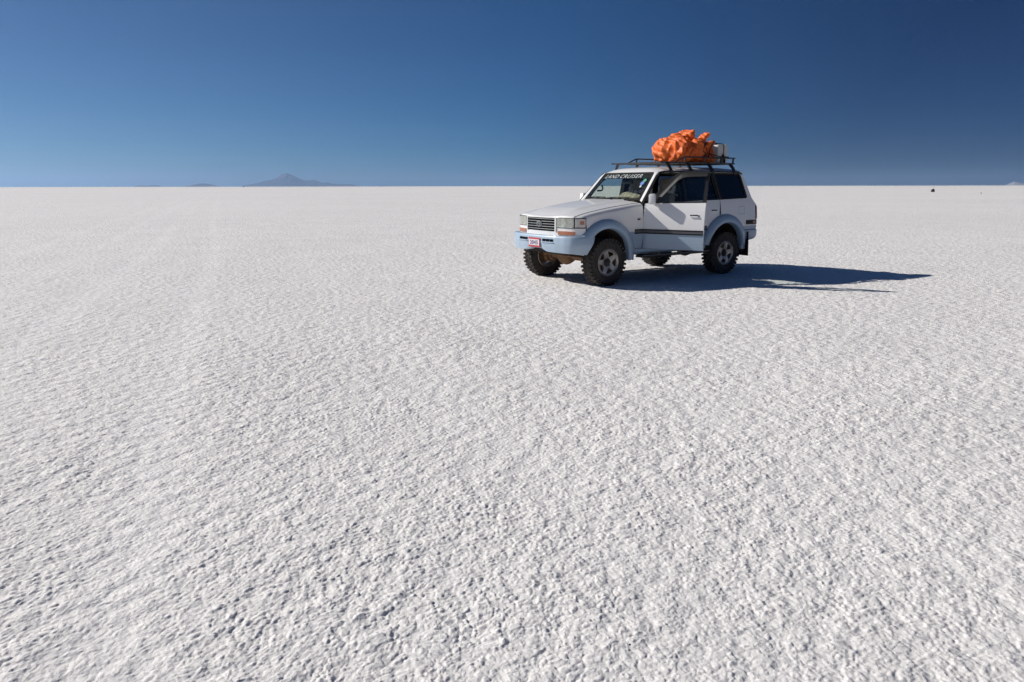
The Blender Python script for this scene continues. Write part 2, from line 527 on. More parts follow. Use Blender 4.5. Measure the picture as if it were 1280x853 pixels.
b.inputs['Subsurface Radius'].default_value = (1.0, 0.95, 0.9)
b.inputs['Subsurface Scale'].default_value = 0.0025
b.subsurface_method = 'BURLEY'
vo = N(nt, 'ShaderNodeTexVoronoi', Scale=44.0); vo.feature = 'SMOOTH_F1'; vo.inputs['Smoothness'].default_value = 0.35
nw = noise(30.0, 3.0)
wm = nt.nodes.new('ShaderNodeVectorMath'); wm.operation = 'MULTIPLY_ADD'
nt.links.new(nw.outputs['Color'], wm.inputs[0]); wm.inputs[1].default_value = (.03, .03, 0); nt.links.new(tc.outputs['Object'], wm.inputs[2])
nt.links.new(wm.outputs['Vector'], vo.inputs['Vector'])
inv = ramp(vo.outputs['Distance'], 0.0, 0.7, 1.0, 0.0)
b1 = nt.nodes.new('ShaderNodeBump'); b1.inputs['Strength'].default_value = 0.36; b1.inputs['Distance'].default_value = 0.009
nt.links.new(inv, b1.inputs['Height'])
n3 = noise(110.0, 5.0, 0.7)
b2 = nt.nodes.new('ShaderNodeBump'); b2.inputs['Strength'].default_value = 0.38; b2.inputs['Distance'].default_value = 0.006
v2 = N(nt, 'ShaderNodeTexVoronoi', Scale=10.5); v2.feature = 'SMOOTH_F1'; v2.inputs['Smoothness'].default_value = 0.3
nt.links.new(wm.outputs['Vector'], v2.inputs['Vector'])
b3 = nt.nodes.new('ShaderNodeBump'); b3.inputs['Strength'].default_value = 0.38; b3.inputs['Distance'].default_value = 0.03
nt.links.new(ramp(v2.outputs['Distance'], 0.0, 0.7, 1.0, 0.0), b3.inputs['Height']); nt.links.new(b3.outputs['Normal'], b1.inputs['Normal'])
nt.links.new(n3.outputs['Fac'], b2.inputs['Height']); nt.links.new(b1.outputs['Normal'], b2.inputs['Normal'])
nt.links.new(b2.outputs['Normal'], b.inputs['Normal'])
build_ground()

# ------------------------------------------------------------------ far mountains, hills and the air between
def px_az(px): return math.atan2((px - 640) / 853.3, math.cos(PITCH) + (426.5 - 231) / 853.3 * math.sin(PITCH))

m, nt, b = new_mat('mountain_rock')
tc = nt.nodes.new('ShaderNodeTexCoord'); sx = nt.nodes.new('ShaderNodeSeparateXYZ'); nt.links.new(tc.outputs['Generated'], sx.inputs[0])
no = N(nt, 'ShaderNodeTexNoise', Scale=14.0, Detail=8.0, Roughness=0.7); nt.links.new(tc.outputs['Generated'], no.inputs['Vector'])
mt = nt.nodes.new('ShaderNodeMath'); mt.operation = 'MULTIPLY_ADD'; mt.inputs[1].default_value = 0.6
nt.links.new(no.outputs['Fac'], mt.inputs[0]); nt.links.new(sx.outputs['Z'], mt.inputs[2])
cr = nt.nodes.new('ShaderNodeValToRGB')
e = cr.color_ramp.elements; e[0].position = 0.0; e[0].color = (0.025, 0.03, 0.04, 1); e[1].position = 0.92; e[1].color = (0.04, 0.045, 0.055, 1)
e2 = cr.color_ramp.elements.new(1.12 if False else 0.99); e2.color = (0.12, 0.12, 0.13, 1)
nt.links.new(mt.outputs[0], cr.inputs['Fac']); nt.links.new(cr.outputs['Color'], b.inputs['Base Color']); b.inputs['Roughness'].default_value = 0.95
simple('hill_rock', (0.06, 0.055, 0.055), 0.95)
simple('snow_rock', (0.62, 0.60, 0.60), 0.9)

def terrain(name, prof, dist, depth, matn, label, seed, rough=0.25):
    az0 = px_az(prof[0][0]); az1 = px_az(prof[-1][0])
    pxs = [q[0] for q in prof]; hs = [q[1] for q in prof]
    nu, nv = 220, 40
    pa = np.linspace(pxs[0], pxs[-1], nu + 1); v = np.linspace(-1, 1, nv + 1)
    az = np.array([px_az(q) for q in pa])
    hh = np.interp(pa, pxs, hs) / 853.3 * dist
    U, V = np.meshgrid(np.arange(nu + 1), v, indexing='ij')
    D = dist + V * depth
    X = D * np.sin(az)[:, None]; Y = D * np.cos(az)[:, None]
    fall = np.clip(1 - np.abs(V), 0, 1) ** 1.25
    k = 5.0 / depth
    rd = np.zeros_like(X); amp = 1.0; f = k
    for o_ in range(5):
        rd += amp * (1 - np.abs(2 * vnoise(X * f, Y * f, seed + o_) - 1)); amp *= .5; f *= 2.1
    rd = rd / rd.max()
    Z = hh[:, None] * fall * (1 - rough + rough * rd * 1.3)
    ridge = np.abs(V) < 0.03
    Z = np.where(ridge, hh[:, None] * (0.96 + 0.06 * rd), Z)
    Z = np.where(np.abs(V) > .97, -20, Z); Z[0] = -20; Z[-1] = -20
    bm = bmesh.new()
    g = [[bm.verts.new((X[i, j], Y[i, j], Z[i, j])) for j in range(nv + 1)] for i in range(nu + 1)]
    for i in range(nu):
        for j in range(nv):
            bm.faces.new((g[i][j], g[i + 1][j], g[i + 1][j + 1], g[i][j + 1]))
    o = finish(name, bm, matn, None, True, 60)
    ctr = Vector((dist * math.sin((az0 + az1) / 2), dist * math.cos((az0 + az1) / 2), 0))
    o.data.transform(Matrix.Translation(-ctr)); o.location = ctr
    tag(o, label, 'mountain' if 'mountain' in name else 'hills', kind='structure')
    return o

terrain('mountain', [(290, 0), (300, .6), (312, 2.2), (322, 4), (332, 6.4), (338, 7.2), (344, 8.6), (348, 10.5), (351, 13), (355, 14.6), (359, 15), (363, 14.2), (368, 12.6), (374, 9.6), (379, 7.6), (386, 7), (392, 7.8), (397, 6.2), (404, 4.2), (410, 4.6), (416, 2.8), (428, 2.7), (438, 2.8), (444, 1.6), (450, 0)],
        40000, 3300, 'mountain_rock', 'blue hazy volcano with a jagged summit on the left horizon', 60, 0.42)
terrain('hills', [(222, 0), (232, .8), (240, 1.6), (248, 3.2), (255, 3.6), (262, 3.0), (270, 1.2), (278, 0)], 31000, 1300, 'hill_rock', 'low blue hill on the horizon just left of the volcano', 71)
terrain('hills', [(167, 0), (172, 1.2), (177, 1.7), (183, .9), (188, 1.5), (195, 1.8), (199, 1.4), (204, 0)], 32000, 1100, 'hill_rock', 'faint double hill on the horizon far to the left', 81)
terrain('hills', [(1256, 0), (1262, 1.6), (1268, 3.6), (1273, 2.8), (1280, 1.6), (1295, .8), (1310, 0)], 33000, 1200, 'snow_rock', 'tiny snowy peaks on the right horizon', 91)
terrain('hills', [(470, 0), (476, .9), (486, .8), (494, 0)], 33000, 900, 'hill_rock', 'thin sliver of hill on the horizon right of the volcano', 95)

HAZE_D = 3.2e-5
bm = bmesh.new(); add_box(bm, (-62000, -62000, -25), (62000, 62000, 760))
hz = finish('haze', bm, 'black_trim', None, False)
mh = bpy.data.materials.new('air'); mh.use_nodes = True; MATS['air'] = mh
nt = mh.node_tree; nt.nodes.remove(nt.nodes['Principled BSDF'])
pv = nt.nodes.new('ShaderNodeVolumePrincipled')
pv.inputs['Color'].default_value = (0.31, 0.465, 0.70, 1)
pv.inputs['Density'].default_value = HAZE_D
pv.inputs['Anisotropy'].default_value = 0.56
nt.links.new(pv.outputs['Volume'], nt.nodes['Material Output'].inputs['Volume'])
hz.data.materials.clear(); hz.data.materials.append(mh)
tag(hz, 'thin blue air that fades the far mountains', 'haze', kind='stuff')

# ------------------------------------------------------------------ the car: x forward from the front axle, y to its left, z up
CX, CY, YAW = 1.0385, 11.7356, 3.73416
car = empty('off_road_car', (CX, CY, 0), YAW)
tag(car, 'white and pale blue four wheel drive with driver door open and loaded roof rack', 'car')
def car2w(p):
    c, s = math.cos(YAW), math.sin(YAW)
    return Vector((CX + c * p[0] - s * p[1], CY + s * p[0] + c * p[1], p[2]))

WB = 2.85
# front plan curve of the nose, from the middle to the fender
NOSE = [(0, .690), (.2, .684), (.4, .662), (.6, .622), (.70, .592), (.76, .562), (.81, .52), (.838, .475), (.850, .43)]
_s = [0.0]
for a_, b_ in zip(NOSE, NOSE[1:]): _s.append(_s[-1] + math.dist(a_, b_))
S_END = _s[-1]
def nose(s):
    """point (x, y) at arc length s from the middle (s<0 is the right side)"""
    t = min(abs(s), S_END)
    y = interp(t, _s, [q[0] for q in NOSE]); x = interp(t, _s, [q[1] for q in NOSE])
    return x, (y if s >= 0 else -y)
def nose_n(s):
    a = nose(s - .02); c = nose(s + .02)
    t = Vector((c[0] - a[0], c[1] - a[1])).normalized()
    n = Vector((t.y, -t.x))
    return n if n.x > 0 or abs(n.y) > .5 else -n
def s_of_y(y):
    return math.copysign(interp(abs(y), [q[0] for q in NOSE], _s), y)

def ys(x, z):
    yv = interp(z, [.40, .50, .60, .75, .88, 1.05, 1.20, 1.28, 1.33, 1.80, 1.9], [.815, .838, .853, .866, .869, .862, .846, .830, .815, .700, .675])
    if x > -.5: yv -= .022 * ((x + .5) / .93) ** 2
    if x < -2.6: yv -= .045 * ((-2.6 - x) / 1.2) ** 2
    return yv

def side_map(sd, off=0.0):
    return lambda x, z: Vector((x, sd * (ys(x, z) + off), z))

def hood_z(x, y):
    z = interp(x, [-.85, -.6, -.3, 0, .25, .42, .53, .60, .65, .70], [1.333, 1.312, 1.278, 1.240, 1.200, 1.166, 1.138, 1.115, 1.094, 1.068])
    a = abs(y)
    t = min(max((a - .42) / .10, 0), 1); t = t * t * (3 - 2 * t)
    z += .026 * (1 - t) * min(1, max(0, (.62 - x) / .35))
    z -= .030 * max(0, (a - .45) / .28) ** 2
    return z
SEAM_Y = .735

ARCH_Z = .45
def arc(cx, r, a0, a1, n=14):
    return [(cx + r * math.cos(R(lerp(a0, a1, k / n))), ARCH_Z + r * math.sin(R(lerp(a0, a1, k / n)))) for k in range(n + 1)]
RF_, RR_ = .53, .55          # cut radii hidden under the flares
ARX = -2.865

def mirror_pair(fn):
    for sd in (1, -1): fn(sd)

# -- front fenders
def fender(sd):
    bm = bmesh.new()
    poly = [(.425, .80), (.425, 1.03)]
    xs_ = np.linspace(.425, -.79, 22)
    zt = lambda x: hood_z(x, SEAM_Y)
    top = [(float(x), zt(x) - .075) for x in xs_]
    arch = arc(0, RF_, 42, 180 + 5, 16)
    poly = top + [(-.79, .56), (-.60, .56)] + [q for q in arch[::-1] if q[1] > .56]
    add_panel(bm, poly, [], side_map(sd), .05, .07)
    # rolled top edge up to the bonnet seam, continued forward over the corner lamp
    xr = np.concatenate([np.linspace(.575, .43, 6)[:-1], xs_])
    def roll(u, v):
        x = float(np.interp(u, np.linspace(0, 1, len(xr)), xr))
        if x > .425: yo = interp(x, [q[1] for q in NOSE[::-1]], [q[0] for q in NOSE[::-1]])
        else: yo = ys(x, zt(x) - .075)
        yo = max(yo, SEAM_Y + .002)
        a = v * math.pi / 2
        y = SEAM_Y + (yo - SEAM_Y) * math.cos(a) ** .8 if v < 1 else SEAM_Y
        z = zt(x) - .075 + .075 * math.sin(a)
        return Vector((x, sd * y, z))
    add_grid(bm, roll, len(xr) - 1, 8)
    bmesh.ops.remove_doubles(bm, verts=bm.verts[:], dist=.004)
    o = finish('fender', bm, 'two_tone_paint', car, True, 40)
    # small dark badge behind the wheel arch
    bm = bmesh.new(); x0 = -.715
    add_box(bm, (x0, ys(x0, 1.04) + .0, 1.03), (x0 + .055, ys(x0, 1.04) + .008, 1.052))
    if sd < 0:
        for v in bm.verts: v.co.y *= -1
    finish('badge', bm, 'black_trim', o, False)
    bm = bmesh.new()
    moulding(bm, -.785, -.60, sd)
    finish('side_moulding', bm, ['black_trim', 'grey_strip'], o, False)
    return o

def moulding(bm, xa, xb, sd, off=Vector((0, 0, 0))):
    """black rubbing strip with a grey inlay along the paint break"""
    n = 8
    for zlo, zhi, out, mt in ((.803, .822, .014, 0), (.822, .862, .010, 1), (.862, .879, .015, 0)):
        def f(u, v):
            x = lerp(xa, xb, u)
            prof = [(0.0, zlo), (out, zlo + .002), (out, zhi - .002), (0.0, zhi)]
            o_, z = prof[int(round(v * 3))]
            return Vector((x, sd * (ys(x, z) + o_), z)) + off
        add_grid(bm, f, n, 3, mt)
        for x in (xa, xb):
            vs = [bm.verts.new(Vector((x, sd * (ys(x, z) + o_), z)) + off) for o_, z in ((0, zlo), (out, zlo + .002), (out, zhi - .002), (0, zhi))]
            bm.faces.new(vs).material_index = mt

mirror_pair(fender)

# -- bonnet
def ws(u, v, off=0.0):
    """windscreen surface: u -1..1 across, v 0..1 up"""
    bul = .065 * (1 - u * u) * (1 - .45 * v)
    x = lerp(-.835, -1.245, v) + bul; y = u * lerp(.715, .625, v); z = lerp(1.338, 1.803, v)
    n = Vector((.75, .12 * u, .66)).normalized()
    return Vector((x, y, z)) + n * off

bm = bmesh.new()
def hood(u, v):
    y = lerp(-SEAM_Y + .020, SEAM_Y - .020, v)
    xf = nose(s_of_y(y))[0] - .008
    xb = ws(y / .72, 0).x + .045
    t = u
    if t < .12:                       # rounded nose
        a = t / .12 * math.pi / 2
        x = xf - .05 + .05 * math.cos(a)
        z = hood_z(xf - .05, y) - .045 + .045 * math.sin(a)
    else:
        x = lerp(xf - .05, xb, (t - .12) / .88)
        z = hood_z(x, y)
    return Vector((x, y, z + .004))
add_grid(bm, hood, 40, 44)
solid(bm, lambda c: c + Vector((-.002, 0, -.016)))
hood_o = finish('bonnet', bm, 'white_paint', car, True, 40)
for y in (-.5, .18):
    bm = bmesh.new()
    add_box(bm, (-.70, y - .018, hood_z(-.7, y) + .003), (-.672, y + .018, hood_z(-.69, y) + .016))
    finish('washer_jet', bm, 'black_trim', hood_o, False)
# dark tray under the bonnet seams and the cowl below the screen
bm = bmesh.new()
def tray(u, v):
    y = lerp(-.80, .80, v); x = lerp(.55, -.80, u)
    return Vector((x, y * (0.93 if abs(y) > .7 else 1), hood_z(x, min(abs(y), .74)) - .045))
add_grid(bm, tray, 14, 14)
solid(bm, lambda c: c + Vector((0, 0, -.02)))
finish('engine_bay', bm, 'under_body', car, True)
bm = bmesh.new()
def cowl(u, v):
    uu = lerp(-1, 1, v); p = ws(uu, 0)
    x = lerp(p.x + .050, p.x - .02, u)
    return Vector((x, p.y * 1.02, hood_z(x, p.y) - .012 + .012 * u))
add_grid(bm, cowl, 4, 24)
solid(bm, lambda c: c + Vector((0, 0, -.03)))
finish('cowl', bm, 'black_trim', car, True)

# -- nose panel behind grille and lamps
def nose_patch(bm, s0, s1, z0, z1, off, thick=None, ns=16, nz=4, mat=0, r=0.0):
    def f(u, v):
        s = lerp(s0, s1, u); z = lerp(z0, z1, v)
        x, y = nose(s); n = nose_n(s)
        return Vector((x + n.x * off, y + n.y * off, z))
    g = add_grid(bm, f, ns, nz, mat)
    if thick:
        back = [[bm.verts.new(Vector((v.co.x, v.co.y, v.co.z)) - Vector((*(nose_n(lerp(s0, s1, i / ns)) * thick), 0))) for v in row] for i, row in enumerate(g)]
        rim = [(i, 0) for i in range(ns + 1)] + [(ns, j) for j in range(1, nz + 1)] + [(i, nz) for i in range(ns - 1, -1, -1)] + [(0, j) for j in range(nz - 1, 0, -1)]
        for k in range(len(rim)):
            a, c = rim[k], rim[(k + 1) % len(rim)]
            bm.faces.new((g[a[0]][a[1]], g[c[0]][c[1]], back[c[0]][c[1]], back[a[0]][a[1]])).material_index = mat
        for i in range(ns):
            for j in range(nz):
                bm.faces.new((back[i][j], back[i][j + 1], back[i + 1][j + 1], back[i + 1][j])).material_index = mat
        used = set(v for f_ in bm.faces for v in f_.verts)
        for row in back:
            for v in row:
                if v not in used: bm.verts.remove(v)
    return g

bm = bmesh.new()
nose_patch(bm, -S_END, S_END, .76, 1.075, 0.0, .03, 60, 6)
fascia = finish('nose_panel', bm, 'white_paint', car, True, 40)
G_Y = .385
bm = bmesh.new()
# grille: black opening, frame and bright slats
gs = s_of_y(G_Y)
nose_patch(bm, -gs, gs, .868, 1.078, .006, .02, 24, 4, 0)
grille = finish('grille', bm, 'grille_black', car, True)
bm = bmesh.new()
for k in range(5):
    z = .893 + k * .0405
    nose_patch(bm, -gs + .012, gs - .012, z, z + .0095, .016, .010, 24, 1, 0)
finish('slats', bm, 'slat_metal', grille, False)
bm = bmesh.new()
def ring_path(a_, b_, cz, off, ang0=0, n=28):
    pts = []
    for k in range(n):
        t = 2 * math.pi * k / n
        s = a_ * math.cos(t); z = cz + b_ * math.sin(t)
        x, y = nose(s); nn = nose_n(s)
        pts.append(Vector((x + nn.x * off, y + nn.y * off, z)))
    return pts
add_tube(bm, ring_path(.062, .045, .978, .024), .0062, 6, closed=True)
add_tube(bm, ring_path(.021, .042, .978, .026), .0050, 6, closed=True)
add_tube(bm, ring_path(.050, .016, .999, .026), .0050, 6, closed=True)
finish('emblem', bm, 'slat_metal', grille, True)
bm = bmesh.new()
for sgn in (1, -1):
    nose_patch(bm, sgn * gs - .012, sgn * gs + .012, .862, 1.084, .016, .016, 2, 4)
nose_patch(bm, -gs, gs, 1.078, 1.090, .016, .016, 24, 1)
finish('grille_surround', bm, 'white_paint', grille, False)

def lamps(sd):
    s0, s1 = sorted((sd * s_of_y(.415), sd * s_of_y(.735)))
    bm = bmesh.new(); nose_patch(bm, s0 - .006, s1 + .006, .925, 1.088, .004, .02, 12, 4)
    hl = finish('headlight', bm, 'black_trim', car, False)
    bm = bmesh.new()
    def bowl(u, v):
        s = lerp(s0, s1, u); z = lerp(.934, 1.080, v)
        x, y = nose(s); n = nose_n(s)
        q = 0.0
        for cu in (.27, .74):
            d = math.hypot((u - cu) * 2.1, (v - .5) * 1.0)
            q = max(q, max(0, 1 - d / .52) ** .5)
        o_ = .014 - .010 * q
        return Vector((x + n.x * o_, y + n.y * o_, z))
    add_grid(bm, bowl, 40, 18)
    finish('reflector', bm, 'lamp_bowl', hl, True, 60)
    bm = bmesh.new(); nose_patch(bm, s0, s1, .932, 1.082, .019, .004, 14, 3)
    finish('lens', bm, 'lamp_glass', hl, True)
    # corner lamp wrapping round to the fender
    s0, s1 = sorted((sd * (s_of_y(.735) + .012), sd * S_END))
    bm = bmesh.new(); nose_patch(bm, s0 - .004, s1, .926, 1.086, .009, .022, 12, 4)
    cl = finish('corner_lamp', bm, 'black_trim', car, True)
    bm = bmesh.new(); nose_patch(bm, s0 + .008, s1 - .010, .942, 1.074, .012, .008, 12, 4)
    finish('lens', bm, 'corner_lens', cl, True)
    bm = bmesh.new()
    a0, a1 = (s0 + .085, s0 + .150) if sd > 0 else (s1 - .150, s1 - .085)
    nose_patch(bm, a0, a1, .985, 1.045, .0135, .004, 4, 2)
    finish('bulb', bm, 'bulb_amber', cl, False)
    s0, s1 = sorted((sd * s_of_y(.44), sd * s_of_y(.755)))
    bm = bmesh.new(); nose_patch(bm, s0, s1, .818, .876, .012, .012, 12, 2)
    finish('turn_signal', bm, 'amber_lens', car, True)

simple('corner_lens', (0.50, 0.47, 0.45), 0.18, coat=0.5, metal=0.2, var=0.2, scale=16)
simple('bulb_amber', (0.45, 0.19, 0.13), 0.3)
mirror_pair(lamps)

# -- front bumper
def bump_xy(s):
    """plan path of the bumper face, arc from the middle to the wheel arch end"""
    P = [(0, .792), (.25, .786), (.50, .758), (.68, .715), (.78, .668), (.85, .60), (.895, .52), (.915, .42), (.918, .28)]
    d = [0.0]
    for a, c in zip(P, P[1:]): d.append(d[-1] + math.dist(a, c))
    t = abs(s) * d[-1]
    return interp(t, d, [q[1] for q in P]), math.copysign(interp(t, d, [q[0] for q in P]), s if s else 1)
bm = bmesh.new()
def bumper(u, v):
    s = lerp(-1, 1, u); x, y = bump_xy(s); a = abs(y)
    zb = interp(a, [0, .16, .30, .80, .90], [.588, .586, .537, .530, .515])
    zt = .806 if True else 0
    prof = [(-.16, zt - .002), (-.04, zt), (-.010, zt - .003), (0, zt - .012), (.002, zt - .045), (.014, zt - .105), (.012, lerp(zb, zt, .40)), (-.006, zb + .010), (-.03, zb), (-.16, zb + .004)]
    o_, z = prof[int(round(v * 9))]
    # the end follows the arch
    if abs(s) > .86:
        k = (abs(s) - .86) / .14
        x2 = interp(z, [.50, .60, .70, .81], [.455, .395, .33, .285])
        xe = bump_xy(math.copysign(.86, s))[0]
        x = lerp(xe, x2, k)
    nx = bump_xy(s - .01 if s > -.99 else s); px_ = bump_xy(s + .01 if s < .99 else s)
    t = Vector((px_[0] - nx[0], px_[1] - nx[1])).normalized(); n = Vector((t.y, -t.x))
    if n.x * 1.0 + n.y * math.copysign(1, y) < 0: n = -n
    return Vector((x + n.x * o_, y + n.y * o_, z))
add_grid(bm, bumper, 72, 9)
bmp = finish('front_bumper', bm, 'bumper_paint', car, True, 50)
for sd in (1, -1):
    for k in range(3):
        bm = bmesh.new()
        y0 = sd * (.245 + k * .088)
        s0 = min(np.linspace(0, 1, 400), key=lambda q: abs(bump_xy(q)[1] - abs(y0)))
        xm = bump_xy(s0)[0]
        xa_ = bump_xy(s0 - .02); xb_ = bump_xy(s0 + .02)
        tang = math.atan2(-(xb_[0] - xa_[0]), xb_[1] - xa_[1]) * sd
        Mv = Matrix.Translation((xm, y0, .730)) @ Matrix.Rotation(tang, 4, 'Z')
        add_box(bm, (-.03, -.036, -.019), (.0165, .036, .019), 0, Mv)
        finish('vent_slot', bm, 'grille_black', bmp, False)
for sd in (1, -1):                                 # moulded ledge under the slots
    bm = bmesh.new()
    def ledge(u, v):
        y = sd * lerp(.20, .475, u); s0 = interp(abs(y), LY, LS); x = bump_xy(s0)[0]
        o_, z = ((.008, .703), (.030, .701), (.030, .694), (.008, .680))[int(round(v * 3))]
        return Vector((x + o_, y, z))
    LS = [q / 200 for q in range(201)]; LY = [bump_xy(q)[1] for q in LS]
    add_grid(bm, ledge, 10, 3)
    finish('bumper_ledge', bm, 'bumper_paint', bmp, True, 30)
bm = bmesh.new()
add_box(bm, (.806, -.157, .602), (.814, .157, .757), bevel=.004)
plate = finish('number_plate', bm, 'plate_red', bmp, False)
bm = bmesh.new(); add_box(bm, (.8145, -.142, .632), (.8165, .142, .727))
finish('plate_face', bm, 'plate_white', plate, False)

def text_mesh(txt, size, shear=0.0, bold=0.0, sizes=None):
    cu = bpy.data.curves.new('lettering', 'FONT'); cu.body = txt; cu.size = size; cu.shear = shear; cu.offset = bold
    cu.space_character = 1.12; cu.space_word = 0.8; cu.align_x = 'CENTER'; cu.resolution_u = 3
    if sizes:
        for i, k in enumerate(sizes): cu.body_format[i].use_small_caps = k
        cu.small_caps_scale = .78
    o = bpy.data.objects.new('lettering', cu); C.objects.link(o)
    bpy.context.view_layer.update()
    dg = bpy.context.evaluated_depsgraph_get()
    me = bpy.data.meshes.new_from_object(o.evaluated_get(dg))
    bpy.data.objects.remove(o); bpy.data.curves.remove(cu)
    return me

me = text_mesh('2045', .088, 0, .0035)
vx = [v.co.x for v in me.vertices]; mid = (min(vx) + max(vx)) / 2
for v in me.vertices:
    v.co = Vector((.8185, (v.co.x - mid) * 1.15, .649 + v.co.y))
me.materials.append(MATS['plate_ink'])
o = bpy.data.objects.new('plate_number', me); C.objects.link(o); o.parent = plate

# -- wheel arches: flares and liners
def flare(sd, cx, ri, ro, a0, a1, name='fender_flare', front=True):
    bm = bmesh.new()
    n = 40
    prof = [(1.0, .002), (.93, .030), (.80, .052), (.60, .068), (.35, .076), (.12, .076), (.0, .066), (-.06, .045), (-.08, -.03)]
    def f(u, v):
        a = R(lerp(a0, a1, u))
        k, o_ = prof[int(round(v * (len(prof) - 1)))]
        r = ri + (ro - ri) * k
        x = cx + r * math.cos(a); z = ARCH_Z + r * math.sin(a)
        base = ys(x, max(z, .5))
        if front and x > .3: base = max(base, .845)
        return Vector((x, sd * (base + o_), z))
    add_grid(bm, f, n, len(prof) - 1)
    for u in (0, 1):
        vs = [bm.verts.new(f(u, j / (len(prof) - 1))) for j in range(len(prof))]
        bm.faces.new(vs)
    finish(name, bm, 'blue_paint', car, True, 40)
def liner(sd, cx, r):
    bm = bmesh.new()
    def f(u, v):
        a = R(lerp(24, 188, u)); y = lerp(.42, .90, v)
        return Vector((cx + r * math.cos(a), sd * y, ARCH_Z + r * math.sin(a)))
    add_grid(bm, f, 28, 4)
    def g(u, v):
        a = R(lerp(24, 188, u)); q = r * v
        return Vector((cx + q * math.cos(a), sd * .42, ARCH_Z + q * math.sin(a)))
    add_grid(bm, g, 28, 4)
    bmesh.ops.remove_doubles(bm, verts=bm.verts[:], dist=.002)
    finish('wheel_well', bm, 'dusty_liner', car, True, 40)
for sd in (1, -1):
    flare(sd, 0, .468, .612, 36, 187)
    flare(sd, ARX, .475, .628, -4 + 14, 183, front=False)
    liner(sd, 0, .512); liner(sd, ARX, .525)

# -- doors, rear quarters
HX, HY = -.80, .855
OPEN = R(66.0)
BELT = lambda x: 1.292 + (-.8 - x) * .019
def poly_belt(x0, x1, n=3):
    return [(lerp(x0, x1, k / n), BELT(lerp(x0, x1, k / n))) for k in range(n + 1)]

